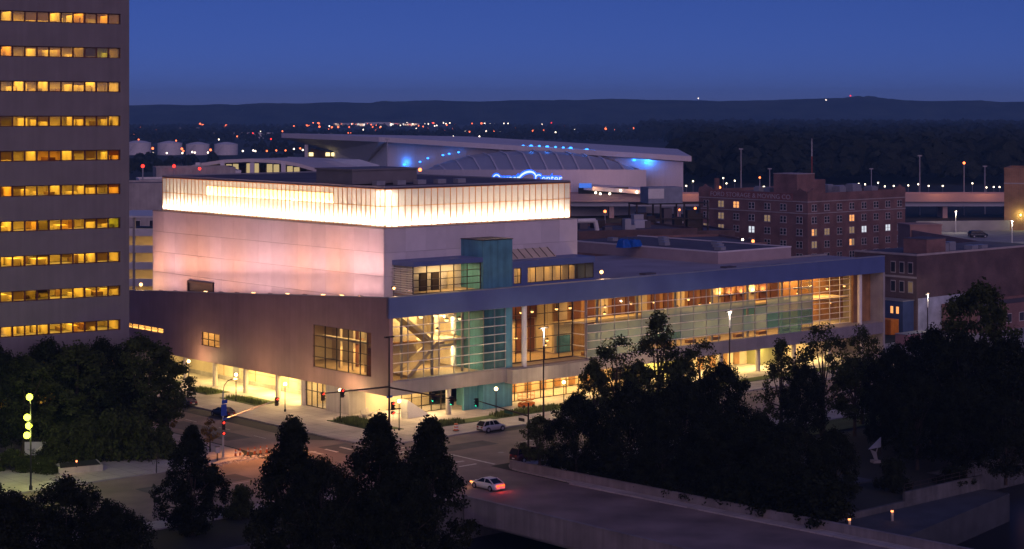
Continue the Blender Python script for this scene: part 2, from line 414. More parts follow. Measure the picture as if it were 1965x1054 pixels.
for t in (.15, .4, .65, .9):
    a = xn(-48) + (xf(-48) - xn(-48)) * t
    gd.box(a - .3, -125, -2.8, a + .3, -48.6, -1.404)
gd.build('girder', conc, br)
for yy in (-72, -98):
    MB().box(-25, yy - .6, -5, -8, yy + .6, -2.81).build('pier', conc, br)
# ------------------------------------------------------------------ concert hall
WARM, AMBER = (1, .66, .28), (1, .55, .17)
hall = thing('concert_hall', 'large concrete concert hall with glowing glass band around its top and glazed lobby', 'concert hall', (PX, PY, 0), TH)
ZF, ZT, ZS, ZO = 15.2, 18.15, 6.1, 4.0          # fascia bottom, parapet top, sill, overhang
ztop = lambda y: ZT - .0594 * min(y, 100)
# street wall on x = 0 with its three openings
w1 = (4.1, 18.8, 6.35, 12.75); w2 = (44.9, 50.5, 6.55, 8.8); w3 = (62.6, 82.0, 7.3, 8.15)
sw = MB()
def sl(y0, y1, z0, z1=None):
    a, b = (ztop(y0), ztop(y1)) if z1 is None else (z1, z1)
    sw.hexa([(0, y0, z0), (.45, y0, z0), (.45, y1, z0), (0, y1, z0), (0, y0, a), (.45, y0, a), (.45, y1, b), (0, y1, b)])
sl(0.0, w1[0], ZO); sl(w1[0], w1[1], ZO, w1[2]); sl(w1[0], w1[1], w1[3]); sl(w1[1], w2[0], ZO)
sl(w2[0], w2[1], ZO, w2[2]); sl(w2[0], w2[1], w2[3]); sl(w2[1], w3[0], ZO); sl(w3[0], w3[1], ZO, w3[2]); sl(w3[0], w3[1], w3[3]); sl(w3[1], 100, ZO)
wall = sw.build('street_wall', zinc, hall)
cp = MB()                                        # parapet coping and the sloping ledge behind it
cp.hexa([(-.06, -.02, ztop(0)), (.5, -.02, ztop(0)), (.5, 100, ztop(100)), (-.06, 100, ztop(100)), (-.06, -.02, ztop(0) + .12), (.5, -.02, ztop(0) + .12), (.5, 100, ztop(100) + .12), (-.06, 100, ztop(100) + .12)])
cp.build('coping', steel, hall)
lg = MB().hexa([(.45, .5, ztop(0) - .9), (3.45, .5, ztop(0) - .9), (3.45, 99, ztop(99) - .9), (.45, 99, ztop(99) - .9),
                (.45, .5, ztop(0) - .35), (3.45, .5, ztop(0) - .35), (3.45, 99, ztop(99) - .35), (.45, 99, ztop(99) - .35)])
lg.build('ledge', roofl, hall)
MB().box(.45, .3, ZO + .003, 30, 98, ZO + .45).build('soffit', soff, hall)
MB().box(30, .3, ZO + .003, 114, 16, ZO + .45).build('soffit', soff, hall)
# curtain walls ---------------------------------------------------------------
def curtain(axis, c, a0, a1, zs, n, parent, pick=None, mm=steel, mw=.10, depth=.14, out=-1, name='curtain_wall', thick=.03):
    """glazing on the plane axis = c between a0 and a1; zs are transom heights"""
    def bx(nm, m, p, u0, z0, u1, z1, d0, d1):
        return pc(nm, m, p, u0, c + d0, z0, u1, c + d1, z1) if axis == 'y' else pc(nm, m, p, c + d0, u0, z0, c + d1, u1, z1)
    fr = MB(); z = zs[0]
    if axis == 'y': fr.box(a0, c - depth * .6, z - .07, a1, c + depth * .6, z + .07)
    else: fr.box(c - depth * .6, a0, z - .07, c + depth * .6, a1, z + .07)
    cwo = fr.build(name, mm, parent)
    bx('head_rail', mm, cwo, a0, zs[-1] - .07, a1, zs[-1] + .07, -depth * .6, depth * .6)
    st = (a1 - a0) / n
    for i in range(n + 1):
        u = a0 + i * st
        bx('mullion', mm, cwo, u - mw / 2, zs[0] + .075, u + mw / 2, zs[-1] - .075, -depth / 2, depth / 2)
    for z in zs[1:-1]:
        bx('transom', white if mm is steel else mm, cwo, a0 + mw / 2 + .002, z - .045, a1 - mw / 2 - .002, z + .045, out * (depth / 2 + .004), out * (depth / 2 + .22))
    for j in range(len(zs) - 1):
        for i in range(n):
            m = pick(i, j) if pick else clear
            if m is None: continue
            bx('frosted_pane' if m in (frost, tealf) else 'pane', m, cwo, a0 + i * st + mw / 2, zs[j] + .04, a0 + (i + 1) * st - mw / 2, zs[j + 1] - .04, -thick / 2, thick / 2)
    return cwo
lin = lambda a, b, n: [a + (b - a) * i / n for i in range(n + 1)]
curtain('x', .25, w1[0], w1[1], lin(w1[2], w1[3], 4), 5, hall, name='window', mm=dark, mw=.14)
curtain('x', .25, w2[0], w2[1], lin(w2[2], w2[3], 2), 3, hall, name='window', mm=dark)
curtain('x', .25, w3[0], w3[1], [w3[2], w3[3]], 9, hall, name='window', mm=dark)
# fascia, spandrel, end frame of the long front
fa = MB().box(.0, -.3, ZF, 114.8, .45, ZT); fa.build('fascia', zinc_skylit, hall)
MB().box(-.05, -.36, ZT + .003, 114.86, .5, ZT + .13).build('coping', steel, hall)
spm = mat('spandrel_metal', (.25, .225, .24), .6, .12, .5, .05, 3, streak=.08)
MB().box(.0, -.28, ZO, 22.4, .4, ZS - .08).build('spandrel', spm, hall)
MB().box(22.4, -1.5, ZO - .25, 39.2, 3.0, ZS - .25).build('balcony', conc, hall)
MB().box(39.2, -.28, ZO, 114.3, .4, ZS - .08).build('spandrel', spm, hall)
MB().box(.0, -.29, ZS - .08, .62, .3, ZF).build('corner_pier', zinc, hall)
MB().box(114.3, -.32, .15, 114.85, 9, ZF).build('end_pier', conc, hall)
MB().box(109.3, 2.6, ZS, 114.3, 3.1, ZF).build('end_wall', wood, hall)
MB().box(94.6, .4, ZS - .3, 114.3, 9, ZS).build('floor_slab', conc, hall)
rows = lin(ZS, ZF, 7)
curtain('y', .06, .75, 18.0, rows, 6, hall)
curtain('y', .06, 18.0, 22.3, rows, 2, hall)
curtain('y', 3.0, 24.0, 39.0, lin(ZS, ZF, 5), 5, hall, mm=dark)
curtain('x', 39.1, .2, 3.0, lin(ZS, ZF, 5), 1, hall)
def pk(i, j):
    if i < 4: return frost if j < 4 else clear
    h_ = (i * 7 + j * 13) % 10
    if 1 <= j <= 4: return clear if h_ == 3 and j > 2 else tealf if (i > 13 and j in (1, 2)) or (i in (5, 6) and j == 1) else frost
    return tealf if j == 0 and i in (15, 16) else clear
curtain('y', .06, 39.3, 94.5, rows, 18, hall, pick=pk)
curtain('x', 94.6, .2, 3.4, lin(ZS, ZF, 5), 1, hall)
curtain('y', 3.4, 94.8, 109.2, lin(ZS, ZF, 9), 5, hall, mm=white)
for x, y in ((26.5, .5), (108.6, .6)):
    MB().tube((x, y, ZS - .25), (x, y, ZF), .42, n=14).build('column', white, hall)
for i, x in enumerate((3.6, 9.3, 15.1, 43, 52, 61, 70, 79, 88)):      # lobby columns behind the glass
    MB().tube((x, 1.6, ZS), (x, 1.6, ZF), .22, n=10).build('column', steel, hall)
# copper clad lift core, ground floor wing and bench wall
MB().box(18.1, .3, .15, 23.95, 6.6, 25.5).build('copper_core', teal, hall)
MB().box(18.0, .2, 25.5, 24.05, 6.7, 25.62).build('core_coping', dark, hall)
MB().box(15.4, 1.6, .15, 18.1, 2.0, ZO).build('copper_wall', teal, hall)
# ground floor
colm = mat('column_concrete', (.52, .47, .42), .8, .1, 1)
MB().box(6.0, 15.6, .15, 6.4, 98, ZO).build('ground_wall', inwall, hall)
MB().box(.12, 9.7, .14, 3.2, 15.5, ZO).build('stair_block', conc, hall)
MB().box(3.2, 9.9, .14, 15.4, 10.3, ZO).build('ground_wall', inwall, hall)
curtain('x', .6, 15.6, 21.2, [.16, 2.6, ZO], 4, hall, name='shopfront', mm=dark)
MB().box(.7, 21.2, .14, 6.0, 21.5, ZO).build('ground_wall', inwall, hall)
for y in (21.9, 28.9, 38.0, 47.1, 56.2, 65.3, 74.4):
    MB().tube((.55, y, .14), (.55, y, ZO), .42, n=14).build('column', colm, hall)
for x in (11.6, 52, 61.5, 71, 80.5, 90, 99.5, 109):
    MB().tube((x, .55, .14), (x, .55, ZO), .42, n=14).build('column', conc, hall)
curtain('y', 4.6, 6.0, 15.3, [.16, 2.5, ZO], 5, hall, name='entrance_front', mm=dark)
curtain('y', 3.1, 24.1, 54.0, [.16, 2.5, ZO], 11, hall, name='shopfront', mm=dark)
MB().box(24.0, 9.5, .15, 54, 9.9, ZO).build('ground_wall', inwall, hall)
MB().box(54.0, 6.0, .15, 66, 6.4, ZO).build('ground_wall', olive, hall)
MB().box(66.0, 8.0, .15, 86, 8.4, ZO).build('ground_wall', inwall, hall)
MB().box(86.0, 5.0, .15, 92, 8.4, ZO).build('ground_wall', olive, hall)
pc('wall_ledge', conc, hall, 5.7, 22.2, .15, 5.995, 97, .75)
for y in (24.5, 34, 43.5, 53): pc('wall_joint', wood, hall, 5.96, y, .76, 5.997, y + .12, ZO - .02)
pc('service_door', steel, hall, 5.93, 48.5, .76, 5.996, 50.2, 2.9); pc('service_door', steel, hall, 5.93, 30.2, .76, 5.996, 31.4, 2.9)
pc('wall_rail', steel, hall, 5.9, 22.4, 2.0, 5.98, 47.8, 2.08)
MB().box(92.0, 8.0, .15, 114, 8.4, ZO).build('ground_wall', inwall, hall)
for i in range(9):                               # timber fins and pictures along the inner shop wall
    pc('timber_panel', wood, hall, 25 + i * 3.2, 9.3, .3, 26.3 + i * 3.2, 9.48, 3.5)
for i in range(6):
    pc('timber_panel', wood, hall, 67 + i * 3.1, 7.8, .3, 68.4 + i * 3.1, 7.98, 3.4)
rp = MB(); rp.face([(4.6, 3.0, .16), (9.0, 3.0, .16), (4.6, 3.0, 2.9)]); rp.face([(4.6, 1.4, .16), (4.6, 1.4, 2.9), (9.0, 1.4, .16)])
rp.face([(4.6, 1.4, 2.9), (4.6, 3.0, 2.9), (9.0, 3.0, .16), (9.0, 1.4, .16)]); rp.face([(4.6, 1.4, .16), (4.6, 3.0, .16), (4.6, 3.0, 2.9), (4.6, 1.4, 2.9)])
rp.build('entry_ramp', white, hall)
rr = MB()
for i in range(4): rr.tube((1.8 + i * .9, 1.2, .15), (1.8 + i * .9, 1.2, 1.15), .03, n=6)
rr.tube((1.8, 1.2, 1.15), (4.5, 1.2, 1.15), .03, n=6); rr.build('railing', steel, hall)
# lobby interior ---------------------------------------------------------------
flr = MB(); flr.box(.5, .25, ZS - .35, 94, 15, ZS - .1); flr.box(.5, 15, ZS - .35, 9.5, 45, ZS - .1); flr.build('floor_slab', flo, hall)
MB().box(.5, .46, ZF + .003, 114, 15, ZF + .35).build('lobby_ceiling', darkred, hall)
MB().box(9.9, 13.6, ZS, 18, 14, ZF).build('lobby_wall', inwall, hall)
MB().box(18, 7.0, ZS, 18.4, 13.99, ZF).box(23.5, 7.0, ZS, 23.9, 12.4, ZF).box(39.2, 7.7, ZS, 39.6, 12.4, ZF).build('lobby_wall', inwall, hall)
MB().box(17.6, 6.65, ZS, 24, 6.99, ZF).build('lobby_wall', inwall, hall)
MB().box(.46, 27, ZS - .1, 9.5, 27.4, ZF).build('lobby_wall', inwall, hall)
MB().box(.46, 3.3, ZS, .8, 3.9, ZF).build('lobby_wall', darkred, hall)
MB().box(.81, 6.0, ZS, 4.4, 6.3, ZF).build('lobby_wall', darkred, hall); MB().box(4.41, 6.0, ZS, 9.9, 6.3, ZF).build('lobby_wall', inwall, hall); MB().box(.81, 5.2, 10.4, 9.5, 5.98, 10.8).build('gallery', wood, hall)
MB().box(9.95, 4.2, 10.4, 18, 13.5, 10.75).build('mezzanine', inwall, hall)
st = MB()                                         # broad white stair flights crossing behind the glass
st.bar((4.6, 3.4, 14.9), (10.2, 3.4, 10.7), 2.2, .55); st.bar((10.2, 2.6, 10.6), (5.0, 2.6, ZS + .1), 2.0, .5)
st.bar((5.2, 5.4, ZS + .2), (13.8, 5.4, 10.6), 1.8, .45)
st.box(9.6, 2.2, 10.35, 12.2, 4.6, 10.75); st.build('staircase', inwall, hall)
for z0, z1 in ((11.3, 14.2), (6.5, 9.8)):
    dr = MB(); dr.box(13.0, 4.6, z0, 13.25, 5.6, z1); dr.box(16.2, 4.6, z0, 16.45, 5.6, z1); dr.box(13.25, 4.6, z1 - .25, 16.2, 5.6, z1)
    dr.build('lift_portal', white, hall)
    light('lift_light', 'AREA', (14.7, 5.2, z1 - .35), 420, (1, .80, .42), hall, (0, 0, 0), 2.6, .7)
MB().box(24.0, 12.0, ZS, 39.2, 12.4, ZF).build('lobby_wall', inwall, hall)
for i in range(6): pc('timber_panel', darkred, hall, 24.4 + i * 2.6, 11.6, ZS, 25.6 + i * 2.6, 11.95, 11.4)
pc('timber_panel', darkred, hall, 24.2, 11.5, 11.6, 39, 11.98, ZF)
MB().box(39.2, 7.6, ZS, 94.4, 8.0, 10.8).build('lobby_wall', inwall, hall)
MB().box(39.2, 5.2, 10.8, 94.4, 7.8, 11.15).build('mezzanine', inwall, hall)
MB().box(39.2, 7.6, 11.15, 94.4, 8.0, ZF).build('lobby_wall', wood, hall)
for i in range(18):
    pc('timber_panel', darkred if i % 3 else inwall, hall, 40 + i * 3.05, 7.35, 11.3, 41.9 + i * 3.05, 7.58, ZF - .4)
for i in range(17): pc('lobby_panel', (teal, wood, darkred, inwall, teal, inwall, wood)[i % 7] if i < 14 else teal, hall, 39.8 + i * 3.2, 7.4, ZS, 42.6 + i * 3.2, 7.58, 10.6 if i % 4 else 8.8)
for x in (44.5, 58, 71.5, 84): pc('lobby_screen', inwall, hall, x, 4.5, ZS, x + 3.4, 4.8, 9.2)
for i in range(9): pc('lobby_bench', wood, hall, 41 + i * 6, 2.4, ZS - .08, 43 + i * 6, 3.2, ZS + .45)
MB().box(94.6, 9.0, ZS, 114.3, 9.4, ZF).build('lobby_wall', wood, hall)
MB().box(94.6, 3.6, 10.6, 109, 9, 10.9).build('mezzanine', inwall, hall)
# rooms behind the street wall windows
MB().box(9.5, 6.31, ZS - .05, 9.9, 45, ZF).build('inner_wall', inwall, hall)
for y in (8.2, 12.0, 15.6): pc('timber_panel', darkred, hall, 6.0, y, ZS, 6.3, y + .8, 13)
pc('inner_beam', inwall, hall, 2.2, 6.35, 10.4, 2.7, 19.5, 10.9); pc('inner_beam', wood, hall, 8.2, 6.35, 9.4, 9.4, 19.5, 9.9)
for y in (7.0, 9.9, 13.1, 16.4): pc('column', inwall, hall, 3.4, y, ZS, 3.8, y + .4, 12.9)
for y0, y1, z0, z1 in ((44, 51.5, 6, 9.3), (62, 83, 6.8, 8.6)):
    bx = MB(); bx.box(4, y0, z0, 4.3, y1, z1); bx.box(.46, y0, z1, 4.3, y1, z1 + .2); bx.box(.46, y0, z0 - .2, 4.3, y1, z0); bx.box(.46, y0 - .2, z0, 4.3, y0, z1); bx.box(.46, y1, z0, 4.3, y1 + .2, z1)
    bx.build('inner_room', inwall, hall)
    light('room_light', 'AREA', (2.2, (y0 + y1) / 2, z1 - .05), 60 * (y1 - y0), AMBER, hall, (0, 0, 0), 2, (y1 - y0) * .8)
# roofs
MB().box(.5, .5, 16.9, 42, 5.4, 17.3).build('roof', roofl, hall)
MB().box(42.4, .5, 17.2, 96, 40, 17.6).build('roof', roofl, hall)
MB().box(96, .5, 17.2, 114.4, 13, 17.6).build('roof', roofl, hall)
MB().box(96, 12.9, 4, 114.5, 13.3, 17.9).build('rear_wall', conc, hall)
MB().box(95.6, 13.3, 4, 96.2, 40, 17.9).build('rear_wall', conc, hall)
# roof pavilions beside the core
pv = MB(); pv.box(4.9, .35, 22.3, 18.1, 6.2, 23.0); pv.build('pavilion_roof', zinc_skylit, hall)
MB().box(5.2, .7, 18.0, 18.0, 5.4, 18.2).build('pavilion_floor', flo, hall)
curtain('y', .9, 5.2, 18.05, lin(18.25, 22.3, 4), 5, hall, mm=dark, name='pavilion_front')
curtain('x', 5.25, .9, 5.4, lin(18.25, 22.3, 6), 3, hall, mm=steel, name='pavilion_side')
lv = MB()
for i in range(6): lv.box(4.7, .8, 18.6 + i * .66, 5.1, 5.5, 18.66 + i * .66)
lv.build('louvre', white, hall)
for x in (9.2, 11.5, 14.6): pc('timber_panel', inwall if x > 12 else dark, hall, x, 4.2, 18.2, x + 1.3, 4.6, 20.9)
pb = MB(); pb.box(24.0, .45, 21.0, 41.5, 5.4, 22.0); pb.box(21.2, .45, 17.8, 23.95, .7, 22.0); pb.box(24.0, .45, 17.8, 41.5, .7, 18.6); pb.box(25.9, .45, 18.6, 27.2, .7, 21.0); pb.box(41.2, .7, 17.8, 41.5, 5.4, 21.0); pb.box(24, .45, 18.6, 24.4, .7, 21)
pb.build('pavilion_shell', zinc_skylit, hall)
curtain('y', .6, 24.4, 25.9, [18.6, 19.8, 21.0], 1, hall, mm=dark, name='strip_window')
curtain('y', .6, 27.2, 41.2, [18.6, 21.0], 8, hall, mm=dark, name='strip_window')
for i in range(5): pc('inner_panel', inwall, hall, 28 + i * 2.7, 3.6, 18.2, 29.2 + i * 2.7, 3.8, 20.4)
sk = MB().hexa([(24.2, 3.6, 22.0), (36, 3.6, 22.0), (36, 5.45, 22.0), (24.2, 5.45, 22.0), (24.2, 3.6, 22.1), (36, 3.6, 22.1), (36, 5.45, 23.4), (24.2, 5.45, 23.4)])
sk.build('skylight', inwall, hall)
for i in range(8): MB().bar((24.8 + i * 1.55, 3.55, 22.14), (24.8 + i * 1.55, 5.4, 23.46), .08, .08).build('skylight_bar', dark, hall)
# the hall box: concrete panels round a core
SX0, SX1, SY0, SY1, SZ0, SZ1 = 3.4, 42.4, 5.5, 71.9, 11.0, 27.6
MB().box(SX0 + .12, SY0 + .12, 15.6, SX1 - .12, SY1, SZ1 - .02).box(SX0 + .12, 21, 12.0, SX1 - .12, SY1 - .1, 15.6).build('hall_core', hallc, hall)
NP = 18
zr = lin(13.6, SZ1, 4)
for j in range(4):
    for i in range(NP):
        a, b = SY0 + .0 + (SY1 - SY0) * i / NP, SY0 + (SY1 - SY0) * (i + 1) / NP
        pc('panel', hallp, hall, SX0, a + .006, max(zr[j], 15.57 if a < 21 else 0) + .03, SX0 + .115, b - .010, zr[j + 1] - .03)
    for i in range(10):
        a, b = SX0 + .14 + (SX1 - SX0 - .14) * i / 10, SX0 + .14 + (SX1 - SX0 - .14) * (i + 1) / 10
        pc('panel', hallp, hall, a + .006, SY0, max(zr[j], 15.57) + .02, b - .006, SY0 + .115, zr[j + 1] - .02)
MB().box(SX0 - .05, SY0 - .05, SZ1, SX1 + .05, SY1, SZ1 + .12).build('hall_coping', conc, hall)
ya, yb = fy(411, SX0), fy(362, SX0)
ds = MB(); ds.box(SX0 - .35, ya, 14.0, SX0 - .02, ya + .25, 16.5); ds.box(SX0 - .35, yb - .25, 13.5, SX0 - .02, yb, 16.3); ds.box(SX0 - .35, ya + .25, 16.0, SX0 - .02, yb - .25, 16.4)
ds.build('vent_hood', dark, hall)
MB().box(SX0 - .1, ya + .25, 13.5, SX0 - .02, yb - .25, 16.0).build('vent_louvre', blackm, hall)
# glowing glass band
CX0, CX1, CY0, CY1, CZ0, CZ1 = 4.3, 41.6, 6.4, 70.0, 27.72, 33.42
gap = 1.5
MB().box(CX0 + gap, CY0 + gap, CZ0, CX1 - .5, CY1 - .5, CZ1 - .1).build('band_inner_wall', white, hall)
MB().box(CX0 - .08, CY0 - .08, CZ1, CX1 + .08, CY1 + .08, CZ1 + .2).build('band_roof', roofm, hall)
pp = MB(); pp.box(CX0 - .1, CY0 - .1, CZ1 + .22, CX0 + .12, CY1, CZ1 + .42); pp.box(CX0 + .12, CY0 - .1, CZ1 + .22, CX1, CY0 + .12, CZ1 + .42); pp.box(CX1 - .2, CY0 + .12, CZ1 + .22, CX1 + .02, CY1, CZ1 + .42); pp.box(CX0 + .12, CY1 - .2, CZ1 + .22, CX1 - .2, CY1, CZ1 + .42)
pp.build('roof_kerb', steel, hall)
band = fin('band_mullion_glow', (.85, .42, .04))
zm = 30.85
b0, b1 = fy(640, CX0), fy(398, CX0)
NL, NR = 54, 30
stl = (CY1 - CY0) / NL; stx = (CX1 - CX0) / NR
i0, i1 = round((b0 - CY0) / stl), round((b1 - CY0) / stl)
fr = MB()
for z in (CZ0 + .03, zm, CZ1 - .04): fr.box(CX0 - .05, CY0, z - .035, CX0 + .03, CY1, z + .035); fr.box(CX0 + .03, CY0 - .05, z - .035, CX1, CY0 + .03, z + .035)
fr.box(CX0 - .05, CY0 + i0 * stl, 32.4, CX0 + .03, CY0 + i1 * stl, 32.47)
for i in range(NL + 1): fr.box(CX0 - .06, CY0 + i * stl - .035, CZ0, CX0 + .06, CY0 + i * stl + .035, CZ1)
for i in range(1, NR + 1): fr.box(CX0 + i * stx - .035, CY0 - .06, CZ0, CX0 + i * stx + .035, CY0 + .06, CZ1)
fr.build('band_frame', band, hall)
bright = glass('bright_channel_glass', (.95, .93, .85), frost=.35, fcol=(.9, .88, .8))
for i in range(NL):
    a, b = CY0 + i * stl + .04, CY0 + (i + 1) * stl - .04
    pc('glass_panel', chan, hall, CX0 - .012, a, CZ0 + .07, CX0 + .012, b, zm - .04)
    if i0 <= i < i1:
        pc('glass_panel', bright, hall, CX0 - .012, a, zm + .04, CX0 + .012, b, 32.39)
        pc('glass_panel', chan, hall, CX0 - .012, a, 32.48, CX0 + .012, b, CZ1 - .08)
    else: pc('glass_panel', chan, hall, CX0 - .012, a, zm + .04, CX0 + .012, b, CZ1 - .08)
for i in range(NR):
    a, b = CX0 + i * stx + .04, CX0 + (i + 1) * stx - .04
    pc('glass_panel', chan, hall, a, CY0 - .012, CZ0 + .07, b, CY0 + .012, zm - .04)
    pc('glass_panel', chan, hall, a, CY0 - .012, zm + .04, b, CY0 + .012, CZ1 - .08)
litwin = emit('lit_upper_window', (1, .80, .42), 4.0)
MB().box(CX0 + gap - .08, CY0 + i0 * stl, zm + .3, CX0 + gap - .01, CY0 + i1 * stl, 32.35).build('upper_window', litwin, hall)
BANDC = (1, .80, .56)
for i in range(4):
    y = CY0 + (i + .5) * (CY1 - CY0) / 4
    light('band_light', 'AREA', (CX0 + .42, y, CZ0 + .2), 15000, BANDC, hall, (R(180), R(12), 0), .5, 15.4)
for i in range(2):
    x = CX0 + gap + (i + .5) * (CX1 - CX0 - gap) / 2
    light('band_light', 'AREA', (x, CY0 + .42, CZ0 + .2), 12500, BANDC, hall, (R(180), 0, 0), 17.5, .5)
light('band_light', 'AREA', (CX0 + .7, CY0 + 1.0, CZ1 - .3), 500, BANDC, hall, (0, 0, 0), 1.0, 2.0)
# plant room on the roof
c = Vector((*L(G(676, 352, 34.0)), 0))
ph = MB(); py1 = fy(607, c.x); px1 = fx(800, c.y)
ph.box(c.x, c.y, CZ1 + .42, px1, py1, 35.9); ph.box(c.x - .2, c.y - .2, 35.9, px1 + .2, py1 + .2, 36.15)
ph.build('plant_room', mat('plant_room_metal', (.17, .16, .17), .7, .1), hall)
for i in range(5): MB().box(c.x + 3 + i * 4, c.y - 2.2, CZ1 + .22, c.x + 4.6 + i * 4, c.y - 1, CZ1 + .9).build('roof_unit', steel, hall)
# rehearsal hall behind the long front
c2 = L(G(1378, 507, 17.6)); e2 = fx(1518, c2[1])
rb = MB(); rb.box(c2[0], c2[1], 17.6, e2, c2[1] + 40, 19.6); rb.build('rear_hall', mat('rear_hall_concrete', (.40, .31, .31), .85, .12, .4), hall)
MB().box(c2[0] + .3, c2[1] + .3, 19.6, e2 - .3, c2[1] + 39.7, 19.66).build('rear_hall_roof', roofm, hall)
rk = MB(); rk.box(c2[0] - .05, c2[1] - .05, 19.6, e2 + .05, c2[1] + .3, 19.85); rk.box(c2[0] - .05, c2[1] + .3, 19.6, c2[0] + .3, c2[1] + 40, 19.85); rk.box(e2 - .3, c2[1] + .3, 19.6, e2 + .05, c2[1] + 40, 19.85)
rk.build('roof_kerb', hallp, hall)
for i in range(7): MB().box(c2[0] + 4 + (i * 5) % 14, c2[1] + 3 + i * 5, 19.66, c2[0] + 5.4 + (i * 5) % 14, c2[1] + 4.6 + i * 5, 20.3).build('roof_unit', steel, hall)
for i in range(5): MB().box(48 + i * 10, 2.5 + (i % 2) * 3, 17.6, 50.5 + i * 10, 4 + (i % 2) * 3, 17.9).build('roof_hatch', roofm, hall)
# lights inside
def alight(x, y, z, p, sx, sy, col=WARM, nm='ceiling_light'):
    return light(nm, 'AREA', (x, y, z), p * (3.2 if nm == 'soffit_light' else 3.0), col, hall, (0, 0, 0), sx, sy)
alight(10, 7, ZF - .1, 1000, 9, 8); alight(11, 9, 10.3, 480, 8, 6); alight(5, 3, ZF - .1, 200, 6, 3); alight(2.5, 2.5, 10, 60, 2, 2, AMBER)
alight(31, 8, ZF - .1, 260, 13, 6, AMBER); alight(31, 9, 11.0, 420, 12, 3, AMBER)
for i in range(3):
    alight(49 + i * 18, 4, ZF - .1, 400, 15, 4, AMBER); alight(49 + i * 18, 3.8, 10.7, 230, 15, 2.5)
alight(102, 6, ZF - .1, 700, 12, 4, AMBER); alight(102, 6, 10.5, 350, 12, 4, AMBER)
alight(5, 16, 15.1, 950, 5, 19); alight(5, 12.6, 9.3, 260, 3, 10, AMBER)
alight(13.5, 3, 22.1, 260, 7, 3); alight(33, 2.6, 20.9, 190, 13, 3, AMBER)
for y, pw_ in ((25, 480), (33, 620), (42, 460), (51, 230), (60, 120), (69, 90)): alight(2.6, y, ZO - .06, pw_, 3.5, 5, (1, .70, .22), 'soffit_light')
alight(2.2, 18.4, ZO - .06, 150, 2, 4); alight(8, 2.3, ZO - .06, 420, 10, 3); alight(10, 7.5, ZO - .06, 260, 8, 3); alight(5, 6, ZO - .06, 220, 3, 6)
alight(32, 6.5, ZO - .06, 700, 14, 4, AMBER); alight(46, 6.5, ZO - .06, 700, 14, 4, AMBER)
for x in (60, 72, 83, 98): alight(x, 3, ZO - .06, 520, 8, 4, (1, .68, .22), 'soffit_light')
for x in (30, 42): alight(x, 1.2, ZO - .3, 200, 8, 2, (1, .68, .22), 'soffit_light')
# ------------------------------------------------------------------ office tower
tp = P(248, 800, 252.0)
tw = thing('office_tower', 'tall concrete office tower with rows of amber lit ribbon windows', 'office tower', (tp.x, tp.y, 0), math.atan2(-.552, -.834))
towc = mat('tower_concrete', (.18, .16, .17), .9, .08, .35, .1, 5, streak=.07)
wfr = mat('window_frame_red_brown', (.10, .022, .012), .5, .1)
TWW, TZ = 30.0, [58.3 - 4.65 * k for k in range(12)]     # local x runs away from the corner along the face, -y is behind it
NPN, PW, X0 = 16, 1.66, 1.25
XE = X0 + NPN * PW
slabs = []
prev = 66.0
for k, zt in enumerate(TZ):
    MB().box(0, -24, zt, TWW, 0, prev).build('spandrel', towc, tw)
    prev = zt - 1.45
MB().box(0, -24, 0, TWW, 0, prev).build('base_wall', towc, tw)
room = mat('office_wall', (.62, .50, .30), .8, .3, .45)
cab = mat('office_furniture', (.16, .09, .04), .7, .5, .8)
panem = {}
rng = random.Random(4)
tints = [glass('amber_office_glass', (.98, .86, .46)), glass('dim_office_glass', (.50, .42, .16)), glass('green_office_glass', (.62, .66, .20)), glass('orange_office_glass', (1.0, .74, .30))]
blind = mat('window_blind', (.62, .48, .20), .8, .1)
dimruns = {1: (0, 4), 3: (8, 11), 8: (6, 8)}
for k, zt in enumerate(TZ):
    zb = zt - 1.45
    MB().box(0, -24, zb, X0, 0, zt).build('corner_pier', towc, tw)
    MB().box(XE, -24, zb, TWW, 0, zt).build('corner_pier', towc, tw)
    fr = MB()
    for z in (zb, zt - .12): fr.box(X0, -.42, z, XE, -.30, z + .12)
    f = fr.build('window_frame', wfr, tw)
    for i in range(NPN + 1): pc('mullion', wfr, f, X0 + i * PW - .10 + (.1 if i == 0 else 0), -.43, zb + .121, X0 + i * PW + .10 - (.1 if i == NPN else 0), -.27, zt - .121)
    for i in range(NPN):
        q = rng.random()
        t = tints[1] if (k in dimruns and dimruns[k][0] <= i < dimruns[k][1] and q < .85) or q > .985 else tints[2] if q > .93 else tints[3] if q < .10 else tints[0]
        pc('pane', t, f, X0 + i * PW + .11, -.37, zb + .13, X0 + (i + 1) * PW - .11, -.35, zt - .13)
        if rng.random() < .30:
            h = rng.choice((.25, .4, .7, 1.1)); pc('blind', blind, tw, X0 + i * PW + .12, -.58, zt - .1 - h, X0 + (i + 1) * PW - .12, -.54, zt - .1)
        q = rng.random()
        if q < .75: pc('office_cabinet', cab if q < .22 else room, tw, X0 + i * PW + rng.uniform(0, .6), -rng.uniform(1.2, 4), zb + .02, X0 + i * PW + rng.uniform(.9, 1.6), -rng.uniform(4.1, 4.6), zb + rng.uniform(.3, 1.25))
    pc('office_wall', room, tw, X0, -6.2, zb + .001, XE, -6.0, zt - .001)
    ppos = 0
    while ppos < NPN:
        pc('office_partition', room, tw, X0 + ppos * PW - .06, -5.98, zb + .002, X0 + ppos * PW + .06, -.75, zt - .002); ppos += rng.randint(2, 4)
    light('office_light', 'AREA', ((X0 + XE) / 2, -2.6, zt - .05), 1500 * rng.uniform(.9, 1.15), (1, .74, .26), tw, (0, 0, 0), XE - X0 - 1, 3.5)

